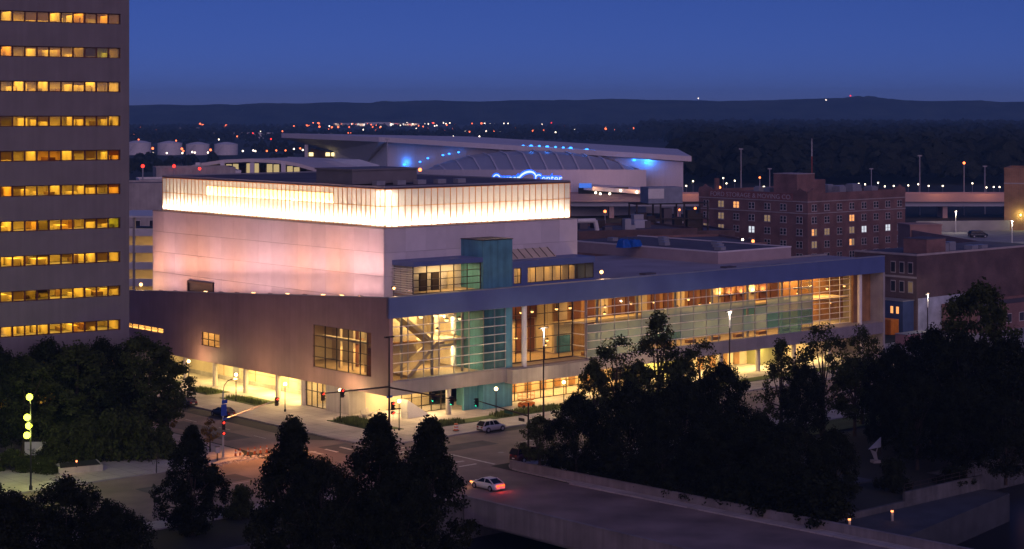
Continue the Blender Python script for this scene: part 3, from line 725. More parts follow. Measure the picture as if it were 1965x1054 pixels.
# ------------------------------------------------------------------ street lamps and signals
globe = emit('lit_globe', (1, .60, .24), 7, thru=True)
globe_y = emit('lit_yellow_globe', (.90, 1, .07), 3, thru=True)
lens_r, lens_g, lens_off = emit('red_signal_lens', (1, .035, .02), 4), emit('green_signal_lens', (.03, 1, .50), 2.2), mat('dark_lens', (.03, .02, .02), .3, .1, coord='obj')
white_l = emit('white_lamp', (1, .82, .58), 6)
def post_lamp(pos, label, h=4.1, power=900):
    t = thing('street_lamp', label, 'street lamp', pos, 0, 'globe street lamps on the hall pavement')
    MB().lathe((0, 0, 0), [(.16, 0), (.16, .3), (.07, .4), (.055, h - .35)], 10).build('post', blackm, t)
    MB().lathe((0, 0, h - .35), [(.05, 0), (.14, .05), (.16, .12)], 10).build('collar', blackm, t)
    MB().ball((0, 0, h), .26, 12).build('globe', globe, t)
    light('lamp_light', 'POINT', (0, 0, h + .0), power, (1, .66, .30), t, radius=.27)
    return t
spots = [(362, 742, 'globe lamp farthest up the side street beside the first planting'), (453, 770, 'globe lamp behind the blue signed signal mast'), (547, 790, 'globe lamp between hall columns and red hanging signal'),
         (653, 803, 'globe lamp standing in the corner planting bed under the big street window'), (766, 826, 'globe lamp with bright flare at the street corner under the hall prow'),
         (952, 800, 'globe lamp in front of the green copper wall near the parked wagon'), (1082, 786, 'globe lamp before the glowing shopfront beside the round dark trees'),
         (1217, 764, 'globe lamp half hidden among the trees along the front'), (1310, 750, 'globe lamp behind the tallest tree top along the front')]
for x, y, lb in spots: post_lamp(G(x, y, .14), lb)
def mast_light(px, py, top, label, lit=True):
    b = G(px, py, .14); h = EYE - (top - HZ) * b.y / F
    t = thing('mast_light', label, 'mast light', b, TH + .3, 'tall mast lights')
    MB().tube((0, 0, 0), (0, 0, h), .15, .08, 8).build('mast', dark, t)
    MB().box(-1.15, -.2, h, -.2, .2, h + .16).box(.2, -.2, h, 1.15, .2, h + .16).box(-.2, -.05, h + .02, .2, .05, h + .1).build('lamp_head', dark, t)
    if lit:
        MB().box(-1.0, -.13, h - .03, -.35, .13, h - .004).box(.35, -.13, h - .03, 1.0, .13, h - .004).build('lens', emit('mast_lens', (1, .9, .75), 3), t)
        MB().tube((0, 0, h - 2.6), (0, 0, h - .06), .115, .1, 8).build('lit_mast_tip', white, t)  # white sleeve stands in for lamplight on the top of the mast
        light('mast_glow', 'POINT', (.0, -.35, h - .25), 900, (1, .85, .65), t, radius=.1)
    return t
mast_light(1043, 803, 632, 'mast light with twin flat heads left of the dark round trees')
mast_light(1400, 752, 600, 'mast light with twin flat heads before the frosted glass front')
mast_light(1780, 652, 566, 'mast light beside the peeling white wall')
def signal_head(parent, loc, rz, lit, n=3, nm='signal_head'):
    h = MB().box(-.20, -.16, -.56 if n == 3 else -.2, .20, .14, .56 if n == 3 else .2).build(nm, blackm, parent, loc, rz)
    for i in range(n):
        z = .37 - .37 * i if n == 3 else 0
        on = (lit == 'r' and i == 0) or (lit == 'g' and i == 2)
        MB().tube((0, -.165, z), (0, -.20, z), .15 if on else .13, n=10).build('lens', (lens_r if lit == 'r' else lens_g) if on else lens_off, h)
        v = MB()
        for q in range(5):
            a0, a1 = math.pi * q / 5, math.pi * (q + 1) / 5
            v.hexa([(.17 * math.cos(a0), -.40, z + .17 * math.sin(a0)), (.17 * math.cos(a1), -.40, z + .17 * math.sin(a1)), (.17 * math.cos(a1), -.165, z + .17 * math.sin(a1)), (.17 * math.cos(a0), -.165, z + .17 * math.sin(a0)),
                    (.19 * math.cos(a0), -.40, z + .19 * math.sin(a0)), (.19 * math.cos(a1), -.40, z + .19 * math.sin(a1)), (.19 * math.cos(a1), -.165, z + .19 * math.sin(a1)), (.19 * math.cos(a0), -.165, z + .19 * math.sin(a0))])
        v.build('visor', blackm, h)
    return h
bluesign, greensign = mat('blue_sign', (.02, .07, .36), .5, .1, coord='obj'), mat('green_sign', (.01, .12, .08), .5, .1, coord='obj')
# corner of the hall: tall mast with two arms
b = G(747, 852, .14)
t = thing('traffic_signal', 'tall dark traffic signal mast with two arms at the hall corner', 'traffic signal', b, TH)
MB().tube((0, 0, 0), (0, 0, 14.3), .17, .10, 10).build('mast', dark, t)
MB().box(-.75, -.18, 14.3, .75, .18, 14.5).build('lamp_head', dark, t)
MB().tube((0, 0, 7.7), (-11.4, 0, 7.9), .12, .07, 8).build('mast_arm', dark, t)
MB().tube((0, 0, 7.6), (0, -14.3, 7.6), .12, .07, 8).build('mast_arm', dark, t)
signal_head(t, (-11.0, -.12, 7.55), 0, 'r'); signal_head(t, (-7.9, -.12, 7.65), 0, 'r')
signal_head(t, (.1, -9.4, 7.35), R(-90), 'g'); signal_head(t, (.1, -13.2, 7.35), R(-90), 'g')
signal_head(t, (.35, -.3, 5.1), 0, 'r'); signal_head(t, (.35, -.3, 4.2), 0, 'r', 1, 'walk_signal')
MB().box(-.5, -.08, 6.2, .5, -.05, 6.5).build('street_sign', bluesign, t)
# far corner with blue signs and a sodium luminaire
b = G(428, 878, .14)
t = thing('traffic_signal', 'traffic signal mast carrying blue signs, red lights and an orange street light', 'traffic signal', b, TH)
MB().tube((0, 0, 0), (0, 0, 8.6), .16, .09, 10).build('mast', steel, t)
ar = MB(); pts = [(0, 0, 8.5), (.25, .1, 9.3), (.9, .3, 9.8), (1.9, .5, 9.95)]
for a, c_ in zip(pts, pts[1:]): ar.tube(a, c_, .05, n=6)
ar.build('lamp_arm', dark, t)
MB().ball((2.2, .55, 9.9), .30, 10, sz=.5).build('luminaire', emit('sodium_lamp', (1, .45, .14), 8), t)
light('sodium_light', 'SPOT', (2.2, .55, 9.7), 13000, (1, .36, .09), t, aim((2.2, .55, 9.7), (5.5, -6, 0)), spot=128, radius=.3)
MB().tube((0, 0, 4.9), (8.4, 0, 6.6), .10, .06, 8).build('mast_arm', steel, t)
signal_head(t, (8.2, -.12, 6.4), 0, 'r'); signal_head(t, (-.1, -.28, 4.2), R(-20), 'r'); signal_head(t, (-.1, -.28, 3.2), R(-20), 'r', 1, 'walk_signal')
MB().box(-.42, -.22, 5.4, .42, -.18, 6.9).build('blue_sign', bluesign, t); MB().box(-.3, -.22, 7.0, .5, -.18, 7.45).build('blue_sign', bluesign, t)
MB().box(-.1, -.24, 4.9, .9, -.2, 5.15).build('street_sign', bluesign, t)
# near right corner, mast hidden by the little tree
b = G(1014, 884, .14)
t = thing('traffic_signal', 'traffic signal arm with green light above the parked wagon', 'traffic signal', b, TH)
MB().tube((0, 0, 0), (0, 0, 7.4), .16, .10, 10).build('mast', dark, t)
MB().tube((0, 0, 5.7), (0, 10.6, 6.5), .11, .06, 8).build('mast_arm', dark, t)
signal_head(t, (.12, 10.4, 6.2), R(-90), 'g')
MB().box(.08, 3.2, 5.5, .12, 4.8, 5.95).build('street_sign', greensign, t)
ow = MB().box(.08, .9, 4.85, .12, 2.0, 5.25).build('one_way_sign', blackm, t)
MB().hexa([(.13, 1.02, 4.95), (.13, 1.72, 4.95), (.13, 1.72, 5.15), (.13, 1.02, 5.15), (.14, 1.02, 4.95), (.14, 1.72, 4.95), (.14, 1.72, 5.15), (.14, 1.02, 5.15)]).build('arrow', white, ow)

# four-globe yellow lamp and the board behind it
b = G(59, 940, .14)
t = thing('cluster_lamp', 'tall lamp post with four blazing yellow globes at the plaza edge', 'street lamp', b)
MB().lathe((0, 0, 0), [(.22, 0), (.22, .4), (.11, .6), (.08, 10.2)], 10).build('post', blackm, t)
am = MB(); gl = []
for dx, dy, z in ((-.28, .5, 10.9), (-.30, -.5, 8.65), (-.34, .4, 7.5), (-.30, -.6, 6.55)):
    am.tube((0, 0, z - .75), (dx, dy, z - .35), .04, n=6); gl.append((dx, dy, z))
am.build('bracket', blackm, t)
for q in gl:
    MB().ball(q, .40, 12).build('globe', globe_y, t)
    light('lamp_light', 'POINT', q, 600, (.90, 1, .22), t, radius=.42)
b = G(68, 884, .14)
t = thing('notice_board', 'large pale grey board with faint emblem behind the yellow lamp', 'notice board', b, .08)
board = MB().box(-1.35, -.06, .7, 1.35, .06, 2.4).build('board', mat('board_face', (.42, .43, .46), .6, .06), t)
MB().box(-1.3, .0, 0, -1.15, .05, .7).box(1.15, .0, 0, 1.3, .05, .7).build('leg', dark, t)
em = MB(); em.bar((.15, -.075, 1.3), (.75, -.075, 1.85), .02, .12); em.bar((.75, -.075, 1.85), (.78, -.075, 1.4), .02, .10); em.bar((.1, -.075, 1.45), (.95, -.075, 1.5), .02, .08)
em.build('emblem', white, board)
ln = MB(); ln.box(-1.0, -.08, 1.42, -.2, -.061, 1.50); ln.box(-.8, -.08, 1.28, -.2, -.061, 1.33); ln.build('faint_line', mat('faded_ink', (.18, .19, .22), .7, .1), board)
# planter with a glowing garden light
pt = thing('planter', 'low angular concrete planter with a glowing garden light', 'planter', G(158, 905, .14), TH)
MB().prism([(-3.2, 0), (2.2, -1.2), (3.4, 2.6), (-1.8, 3.2)], 0, .75).build('planter_wall', conc, pt)
MB().prism([(-2.9, .2), (2.0, -.9), (3.1, 2.4), (-1.6, 2.9)], .75, .80).build('soil', earth, pt)
gt = thing('garden_light', 'small glowing garden light standing in the angular planter', 'garden light', G(147, 897, .94))
MB().tube((0, 0, 0), (0, 0, .65), .07, n=8).build('post', blackm, gt)
MB().tube((0, 0, .65), (0, 0, .9), .10, n=8).build('lantern', emit('garden_lantern', (1, .28, .10), 4), gt)
MB().lathe((0, 0, .9), [(.17, 0), (.02, .08)], 8).build('cap', blackm, gt)
light('garden_glow', 'POINT', (0, -.25, .75), 14, (1, .45, .2), gt, radius=.1)
light('garden_glow', 'POINT', (0, .25, .75), 14, (1, .45, .2), gt, radius=.1)
# roof lamps, wash lights and pendant lamps of the hall
def flood(loc, target, power, col, label, spot=120, ems=None, grp='wash lights along the hall ledge', show=True):
    t = thing('wash_light', label, 'wash light', W(*loc), TH, grp)
    d = (W(*target) - W(*loc)); d.normalize()
    q = MB().box(-.25, -.12, .25, .25, .12, .55)
    q.build('housing', blackm, t)
    MB().box(-.04, -.04, 0, .04, .04, .25).build('bracket', blackm, t)
    if ems: MB().box(-.2, -.14, .3, .2, -.122, .5).build('lens', ems, t)
    light('wash', 'SPOT', (0, 0, .6), power, col, t, (Matrix.Rotation(-TH, 3, 'Z') @ d).to_track_quat('-Z', 'Y').to_euler(), spot=spot, radius=.35)
    return t
refl_glass = mat('lens_glass', (.3, .28, .27), .2, .05, 1, coord='obj')
wlens = emit('warm_lens', (1, .55, .2), 9)
WASH_O, WASH_P = (1, .43, .25), (1, .53, .50)
wash_cols = (WASH_P, WASH_P, WASH_O, WASH_P, WASH_O, WASH_P, WASH_P, WASH_P, WASH_O, WASH_P, WASH_O, WASH_O, WASH_P, WASH_O)
for i in range(14):
    y = 7.6 + i * 4.75
    zb = ztop(y) - .35
    t = thing('wash_light', ('wash light nearest the hall corner on the ledge', 'wash light second from the hall corner on the ledge', 'wash light third from the hall corner on the ledge', 'wash light fourth from the hall corner on the ledge', 'wash light fifth from the hall corner on the ledge', 'wash light sixth from the hall corner on the ledge', 'wash light seventh from the hall corner on the ledge', 'last wash light before the dark vent hood on the ledge', 'wash light in front of the dark vent hood, its right end', 'wash light in front of the dark vent hood, its left end', 'first wash light beyond the dark vent hood on the ledge', 'second wash light beyond the dark vent hood on the ledge', 'wash light next to the last at the far end of the ledge', 'wash light farthest from the hall corner on the ledge')[i], 'wash light', W(.75, y, zb), TH, 'wash lights along the hall ledge')
    MB().box(-.14, -.5, .25, .14, .5, .5).build('housing', blackm, t)
    MB().box(-.04, -.04, 0, .04, .04, .25).build('bracket', blackm, t)
    MB().box(-.10, -.42, .502, .10, .42, .53).build('lens', wlens if i in (1, 2, 4, 6, 9) else refl_glass, t)
    if i in (0, 2, 6): MB().box(-.16, -.3, .28, -.142, .3, .47).build('lit_side_lens', wlens, t)
    for el_, sp_, pw_ in ((52, 150, 110), (75, 64, 190)):
        d = Vector((math.cos(R(el_)), 0, math.sin(R(el_))))
        o = light('wash', 'AREA', (0, 0, .6), pw_ * (1.15 if i < 3 else 1), wash_cols[i], t, d.to_track_quat('-Z', 'Y').to_euler(), 4.6, .3)
        o.data.spread = R(sp_)
def star(px, py, yl, xl, label, col=(1, .62, .30), p=160, r=.30, kind='roof_lamp'):
    loc = (xl, yl)
    w = W(xl, yl); z = EYE - (py - HZ) * w.y / F
    t = thing(kind, label, 'roof lamp', (w.x, w.y, 0), TH)
    zz = 17.6 if xl > 2 else ztop(yl) + .12
    MB().tube((0, 0, zz), (0, 0, z - .2), .05, n=6).build('post', blackm, t)
    MB().lathe((0, 0, z), [(.12, -.25), (.22, -.2), (.34, .2), (.1, .28)], 10).build('shade', blackm, t)
    MB().ball((-.1, -.25, z), r, 10).build('bulb', emit('roof_bulb', (1, .42, .14), 7), t)
    light('roof_glow', 'POINT', (-.2, -.7, z), p, col, t, radius=r)
star(1153, 522, 1.6, fx(1153, 1.6), 'brilliant roof lamp at the end of the right roof pavilion')
star(270, 546, fy(270, .9), .9, 'brilliant roof lamp on the ledge next to the office tower')
star(755, 553, 2.3, fx(755, 2.3), 'orange roof lamp at the corner by the glass roof pavilion', p=60, r=.2)
def pendant(x, y, z, label, ztop_, col=(1, .60, .24), r=.26, p=16, st=5):
    t = thing('pendant_lamp', label, 'pendant lamp', W(x, y, 0), TH, 'pendant lamps in the hall lobby')
    MB().tube((0, 0, z), (0, 0, ztop_), .02, n=5).build('cord', blackm, t)
    MB().lathe((0, 0, z), [(r * .35, .3), (r * 1.3, 0), (r * 1.25, -.02)], 10).build('shade', dark, t)
    MB().ball((0, 0, z - .08), r, 10, sz=.8).build('bulb', emit('pendant_bulb', col, st), t)
    return t
for px, py, yl, lb in ((808, 607, 2.0, 'warm pendant lamp above the white stair flight'), (835, 604, 2.4, 'brightest warm pendant lamp near the stair top'), (857, 613, 4, 'warm pendant lamp right of the stair top'), (883, 610, 4, 'warm pendant lamp beside the bright lift portal'), (760, 600, 1.8, 'red glowing pendant lamp at the glazed corner'), (839, 632, 2.0, 'lowest warm pendant lamp in front of the stair')):
    x = fx(px, yl); w = W(x, yl); pendant(x, yl, EYE - (py - HZ) * w.y / F, lb, ZF, r=.34)
for (px, py, yl), lb in zip(((1000, 599, 6), (1021, 597, 6), (1068, 592, 6), (1094, 590, 6), (990, 648, 7), (1050, 652, 7), (1046, 661, 7)), ('high pendant lamp nearest the copper core in the recessed lobby', 'high pendant lamp right of the white column in the recessed lobby', 'high pendant lamp third from the copper core in the recessed lobby', 'high pendant lamp farthest from the copper core in the recessed lobby', 'low pendant lamp left of the white column', 'upper of two low pendant lamps behind the mast light', 'lower of two low pendant lamps behind the mast light')):
    x = fx(px, yl); w = W(x, yl); pendant(x, yl, min(14.9, EYE - (py - HZ) * w.y / F), lb, ZF, (1, .5, .16))
PLB = {(1161, 588): 'its left end, upper one', (1211, 582): 'its third bay', (1255, 579): 'the bay left of the tallest tree', (1321, 574): 'the bay right of the tallest tree', (1277, 592): 'the tip of the tallest tree', (1300, 589): 'the right side of the tallest tree tip', (1343, 584): 'the bay left of the glowing wall lamps', (1364, 580): 'the edge of the glowing wall lamps', (1160, 601): 'its left end, middle one', (1144, 620): 'its left end, lowest one',
       (1531, 562): 'the gap between two wall lamp rows', (1593, 580): 'the recessed end bay, lowest one', (1587, 553): 'the recessed end bay, leftmost high one', (1620, 548): 'the end bay, left of the white column', (1638, 547): 'the recessed end bay, by the white column'}
for px, py in ((1161, 588), (1211, 582), (1255, 579), (1321, 574), (1277, 592), (1300, 589), (1343, 584), (1364, 580), (1160, 601), (1144, 620), (1531, 562), (1593, 580), (1587, 553), (1620, 548), (1638, 547)):
    yl = 4.0; x = fx(px, yl); w = W(x, yl); pendant(x, yl, min(14.8, EYE - (py - HZ) * w.y / F), 'pendant lamp behind the long glass front at ' + PLB[(px, py)], ZF, (1, .50, .16), .24)
for px, lb in ((1385, 'leftmost trough wall lamp of the close row of five'), (1405, 'second trough wall lamp of the close row of five'), (1427, 'middle trough wall lamp of the close row of five'), (1448, 'fourth trough wall lamp of the close row of five'), (1468, 'last trough wall lamp of the close row of five'), (1529, 'left trough wall lamp of the pair near the end bay'), (1547, 'right trough wall lamp of the pair near the end bay')):
    yl = 6.9; x = fx(px, yl); z = 12.6
    t = thing('wall_lamp', lb, 'wall lamp', W(x, yl), TH, 'wall lamps in the hall lobby')
    MB().hexa([(-.5, -.1, z), (.5, -.1, z), (.5, .3, z), (-.5, .3, z), (-.7, -.2, z + .25), (.7, -.2, z + .25), (.7, .3, z + .25), (-.7, .3, z + .25)]).build('trough', dark, t)
    MB().box(-.6, -.15, z + .252, .6, .25, z + .30).build('tube', emit('wall_lamp_tube', (1, .62, .2), 10), t)
    light('wall_wash', 'AREA', (0, .05, z + .34), 200, (1, .60, .2), t, (R(180), 0, 0), 1.1, .3)
# ------------------------------------------------------------------ street things
# planting beds
grassm = mat('bed_grass', (.10, .13, .03), .9, .4, .8)
lawn = mat('lawn', (.07, .10, .025), .95, .3, .5, .4, 6)
def bed(poly, name='lawn', h=.22):
    MB().prism(poly, .14, h).build(name, lawn, grid=True, kind='structure')
def tufts(poly_fn, n, hmin, hmax, name='bed_grass', w=.10):
    m = MB(); rr = random.Random(n)
    for i in range(n):
        x, y = poly_fn(rr); h = rr.uniform(hmin, hmax); a = rr.uniform(0, 6.28); dx, dy = math.cos(a) * w, math.sin(a) * w
        lx, ly = rr.uniform(-.2, .2) * h, rr.uniform(-.2, .2) * h
        m.face([(x - dx, y - dy, .2), (x + dx, y + dy, .2), (x + lx, y + ly, .2 + h)])
    m.build(name, grassm, grid=True, kind='stuff')
def rect(x0, x1, y0, y1): return lambda rr: (rr.uniform(x0, x1), rr.uniform(y0, y1))
bed([(-5.2, -1.5), (-1.2, -5.2), (-1.0, 5.5), (-5.2, 7.8)]); tufts(rect(-5.0, -1.2, -1.5, 6.5), 1500, .35, .8)
bed([(-5.6, 26), (-1.2, 26), (-1.2, 34), (-5.6, 36)]); tufts(rect(-5.2, -3.2, 26, 35), 500, .3, .7)
bed([(-5.4, 40), (-1.2, 40), (-1.2, 46), (-5.4, 47)]); tufts(rect(-5.0, -2.5, 40, 46.5), 500, .3, .7)
bed([(-5.4, 54), (-1.2, 54), (-1.2, 60), (-5.4, 60)]); tufts(rect(-5.0, -2.5, 54, 60), 300, .3, .7)
bed([(3, -7.2), (115, -7.2), (115, -4.4), (3, -4.4)])
tufts(rect(3.2, 8.5, -7, -5), 700, .35, .8); tufts(rect(15, 28, -7, -4.6), 1500, .35, .8); tufts(rect(30, 60, -7, -4.6), 1600, .3, .6)
bed([(-3, -46), (60, -46), (110, -60), (110, -40), (-3, -40)], h=.16)
tufts(rect(-100, -33, 26, 30), 500, .3, .7)
# bench, scissor lift, barrel, cones
t = thing('stone_bench', 'slanted grey stone bench by the grass bed under the hall corner', 'bench', W(1.2, 6.6, .14), TH + .5)
MB().box(-1.3, -.35, .38, 1.3, .35, .52).build('seat', conc, t)
MB().hexa([(-1.3, .3, .52), (1.3, .3, .52), (1.3, .42, .52), (-1.3, .42, .52), (-1.3, .5, 1.15), (1.3, .5, 1.15), (1.3, .6, 1.15), (-1.3, .6, 1.15)]).build('backrest', conc, t)
MB().box(-1.1, -.3, 0, -.8, .3, .38).build('leg', conc, t); MB().box(.8, -.3, 0, 1.1, .3, .38).build('leg', conc, t)
orange = mat('orange_paint', (.55, .13, .02), .5, .1, coord='obj')
sl_ = G(1010, 782, .14)
t = thing('scissor_lift', 'orange scissor lift parked against the glowing shopfront', 'scissor lift', sl_, TH)
MB().box(-1.3, -.5, .25, 1.3, .5, .75).build('chassis', orange, t)
for x in (-.95, .95):
    for y in (-.5, .5): MB().tube((x, y - .08, .25), (x, y + .08, .25), .25, n=12).build('wheel', rubber, t)
sc = MB()
for y in (-.4, .4):
    sc.bar((-1.1, y, .78), (1.1, y, 1.15), .06, .1); sc.bar((1.1, y + .07, .78), (-1.1, y + .07, 1.15), .06, .1)
sc.build('scissor_arms', orange, t)
MB().box(-1.3, -.5, 1.16, 1.3, .5, 1.3).build('platform', orange, t)
gr = MB()
for x in (-1.28, -.43, .43, 1.28):
    for y in (-.48, .48): gr.bar((x, y, 1.3), (x, y, 2.35), .05, .05)
for z in (1.8, 2.35):
    for y in (-.48, .48): gr.bar((-1.3, y, z), (1.3, y, z), .05, .05)
    for x in (-1.28, 1.28): gr.bar((x, -.5, z), (x, .5, z), .05, .05)
gr.build('guard_rail', orange, t)
refl = mat('reflective_white', (.7, .7, .66), .4, .05, coord='obj')
t = thing('traffic_barrel', 'striped orange traffic barrel on the pavement left of the silver wagon', 'traffic barrel', G(875, 827, .14))
for i, (z0, z1, m_) in enumerate(((.08, .3, orange), (.3, .48, refl), (.48, .66, orange), (.66, .84, refl), (.84, 1.05, orange))):
    MB().lathe((0, 0, 0), [(.36 - .09 * z0, z0), (.36 - .09 * z1, z1)] + ([(.05, z1 + .01)] if i == 4 else []), 14).build('stripe', m_, t)
MB().lathe((0, 0, 0), [(.02, .0), (.46, .0), (.46, .08), (.3, .09)], 14).build('base', rubber, t)
for i, px in enumerate((452, 461, 476, 489, 500, 512)):
    t = thing('traffic_cone', ('orange traffic cone nearest the signal mast on the road work strip', 'orange traffic cone second from the signal mast', 'orange traffic cone third from the signal mast', 'orange traffic cone fourth from the signal mast', 'orange traffic cone next to the last on the road work strip', 'orange traffic cone at the far end of the road work strip')[i], 'traffic cone', G(px, 877 - i * 1.6, .03), 0, 'traffic cones at the road works')
    MB().box(-.2, -.2, 0, .2, .2, .05).build('base', rubber, t)
    MB().lathe((0, 0, 0), [(.16, .05), (.05, 1.0), (.01, 1.01)], 10).build('cone', orange, t)
    MB().lathe((0, 0, 0), [(.122, .5), (.10, .68)], 10).build('band', refl, t)
t = thing('pay_box', 'grey pay box on a post beside the signal mast', 'pay box', G(417, 884, .14), .4)
MB().box(-.08, -.08, 0, .08, .08, 1.0).build('post', dark, t); MB().box(-.28, -.22, 1.0, .28, .22, 1.75).build('box', steel, t); MB().box(-.3, -.25, 1.75, .3, .25, 1.8).build('cap', dark, t)
rb = MB(); rr = random.Random(5); o_ = L(G(450, 884, 0))
for i in range(260):
    x, y = o_[0] + rr.gauss(0, 2.6), o_[1] + rr.gauss(0, .8); s_ = rr.uniform(.06, .22)
    rb.lathe((x, y, .03), [(s_, 0), (s_ * .8, s_ * .5), (.01, s_ * .8)], 5)
rb.build('rubble', conc, grid=True, kind='stuff')
# cars ----------------------------------------------------------------------
tail = emit('lit_tail_lamp', (1, .07, .012), 4.5); tail_off = mat('tail_lamp', (.25, .01, .01), .3, .1, coord='obj')
head_off = mat('head_lamp', (.55, .55, .52), .15, .1, coord='obj')
blink = emit('lit_indicator', (1, .22, .05), 5)
def paint(name, col): return mat(name, col, .28, .05, 1, coord='obj', metal=.25, spec=.6)
def car(label, pos, rz, pm, ln=4.6, wd=1.76, ht=1.42, style='sedan', lit=False):
    t = thing('parked_car' if not lit else 'car', label, 'car', pos, rz)
    hw = wd / 2
    # stations along x (front = +x): x, belt half width, sill z, belt z
    bonnet, deck = (.62, .66) if style == 'sedan' else (.66, .62)
    if style == 'sedan':
        prof = [(-.5, .55, .42, .62), (-.485, .84, .24, .80), (-.42, .95, .2, .90), (-.25, 1, .18, .93), (0, 1, .18, .91), (.2, 1, .18, .88), (.36, .97, .2, .80), (.46, .86, .24, .70), (.5, .6, .40, .58)]
        cab = [(-.40, .76, .90), (-.24, .66, 1), (.02, .66, 1.0), (.24, .80, .885)]
    elif style == 'wagon':
        prof = [(-.5, .70, .40, .70), (-.49, .88, .26, .92), (-.42, .97, .22, 1.0), (-.25, 1, .2, 1.0), (0, 1, .2, .98), (.2, 1, .2, .96), (.34, .90, .22, .94), (.46, .74, .28, .84), (.5, .5, .40, .66)]
        cab = [(-.47, .78, .98), (-.38, .72, 1.12), (-.1, .70, 1.14), (.06, .68, 1.12), (.2, .78, .95)]
    else:
        prof = [(-.5, .8, .42, .90), (-.49, .94, .28, 1.06), (-.42, .99, .24, 1.12), (-.25, 1, .22, 1.12), (0, 1, .22, 1.1), (.2, 1, .22, 1.08), (.34, .97, .24, 1.0), (.46, .88, .28, .90), (.5, .66, .42, .75)]
        cab = [(-.48, .84, 1.1), (-.43, .76, 1.26), (-.1, .76, 1.28), (.14, .74, 1.26), (.3, .84, 1.05)]
    zsc = ht / (1.42 if style == 'sedan' else 1.62 if style == 'wagon' else 1.8)
    m = MB(); k0 = 0
    for (a, w_, z0, z1) in prof:
        w_ *= hw
        for (yy, zz) in ((-w_ * .9, z0), (-w_, z0 + .16), (-w_ * 1.0, z0 + (z1 - z0) * .62), (-w_ * .90, z1), (0, z1 + .035), (w_ * .90, z1), (w_ * 1.0, z0 + (z1 - z0) * .62), (w_, z0 + .16), (w_ * .9, z0)):
            m.v.append((a * ln, yy, zz * zsc))
    n = 9
    for i in range(len(prof) - 1):
        for j in range(n):
            m.f.append((i * n + j, i * n + (j + 1) % n, (i + 1) * n + (j + 1) % n, (i + 1) * n + j)); m.m.append(0)
    m.f.append(tuple(range(n))); m.m.append(0); m.f.append(tuple((len(prof) - 1) * n + j for j in reversed(range(n)))); m.m.append(0)
    body = m.build('body', pm, t)
    for p_ in body.data.polygons: p_.use_smooth = len(p_.vertices) == 4
    zb = .86 * (1 if style == 'sedan' else 1.1 if style == 'wagon' else 1.25) * zsc
    sc_ = (1.42 if style == 'sedan' else 1.44 if style == 'wagon' else 1.42)
    c = MB(); top = []
    xs = [q[0] * ln for q in cab]
    zt = [q[2] * (ht if False else 1) for q in cab]
    H0, H1 = prof[3][3] * zsc, ht
    x_b0, x_b1 = xs[0] - .10, xs[-1] + .12
    x_t0, x_t1 = xs[1] + .05, xs[-2] + (.1 if style != 'sedan' else .0)
    if style == 'sedan': x_t0, x_t1 = -.20 * ln, .06 * ln
    wb, wt = hw * .90, hw * .70
    gh = MB().hexa([(x_b0, -wb, H0 - .06), (x_b1, -wb, H0 - .08), (x_b1, wb, H0 - .08), (x_b0, wb, H0 - .06), (x_t0, -wt, H1 - .07), (x_t1, -wt, H1 - .07), (x_t1, wt, H1 - .07), (x_t0, wt, H1 - .07)])
    gh.build('glasshouse', carglass, t)
    rf = MB().hexa([(x_t0 - .06, -wt - .02, H1 - .075), (x_t1 + .06, -wt - .02, H1 - .075), (x_t1 + .06, wt + .02, H1 - .075), (x_t0 - .06, wt + .02, H1 - .075), (x_t0 + .12, -wt + .12, H1), (x_t1 - .18, -wt + .12, H1), (x_t1 - .18, wt - .12, H1), (x_t0 + .12, wt - .12, H1)])
    rf.build('roof', pm, t)
    pil = MB()
    for s in (-1, 1):
        pil.bar((x_b0 + .02, s * wb * .99, H0 - .05), (x_t0, s * wt, H1 - .06), .09, .12); pil.bar((x_b1 - .02, s * wb * .99, H0 - .05), (x_t1, s * wt, H1 - .06), .07, .07)
        for fr_ in ((.52,) if style == 'sedan' else (.38, .66)):
            xb_, xt_ = x_b0 + (x_b1 - x_b0) * fr_, x_t0 + (x_t1 - x_t0) * fr_
            pil.bar((xb_, s * wb * 1.0, H0 - .05), (xt_, s * wt * 1.01, H1 - .06), .05, .09)
    pil.build('pillar', pm, t)
    wr = .32 if style == 'sedan' else .34
    for xx in (-.30, .31):
        for s in (-1, 1):
            MB().tube((xx * ln, s * (hw - .11), wr), (xx * ln, s * (hw + .012), wr), wr + .06, n=16).build('wheel_arch', blackm, t)
            wh = MB().tube((xx * ln, s * (hw - .10), wr), (xx * ln, s * (hw + .03), wr), wr, n=16).build('wheel', rubber, t)
            MB().tube((xx * ln, s * (hw + .031), wr), (xx * ln, s * (hw + .045), wr), wr * .64, n=12).build('rim', steel, wh)
    for s in (-1, 1):
        MB().box(-.5 * ln - .025, s * hw * .50 - .17, (H0 - .34), -.5 * ln + .12, s * hw * .50 + .17, H0 - .12).build('tail_lamp', tail if lit else tail_off, t)
        MB().box(.5 * ln - .12, s * hw * .5 - .15, .52, .5 * ln + .01, s * hw * .5 + .15, .68).build('head_lamp', head_off, t)
        MB().box(xs[-1] - .1, s * (hw + .02) - .08, H0 - .02, xs[-1] + .06, s * (hw + .02) + .08, H0 + .12).build('mirror', pm, t)
        for dx in (-.12, .16): MB().box(dx * ln, s * (hw + .001), H0 - .2, dx * ln + .16, s * (hw + .018), H0 - .16).build('door_handle', pm, t)
    MB().box(-.5 * ln - .03, -hw * .74, .34, -.47 * ln, hw * .74, .5).build('bumper', pm if lit else blackm, t)
    MB().box(-.5 * ln - .035, -.22, .52, -.5 * ln + .02, .22, .64).build('number_plate', refl, t)
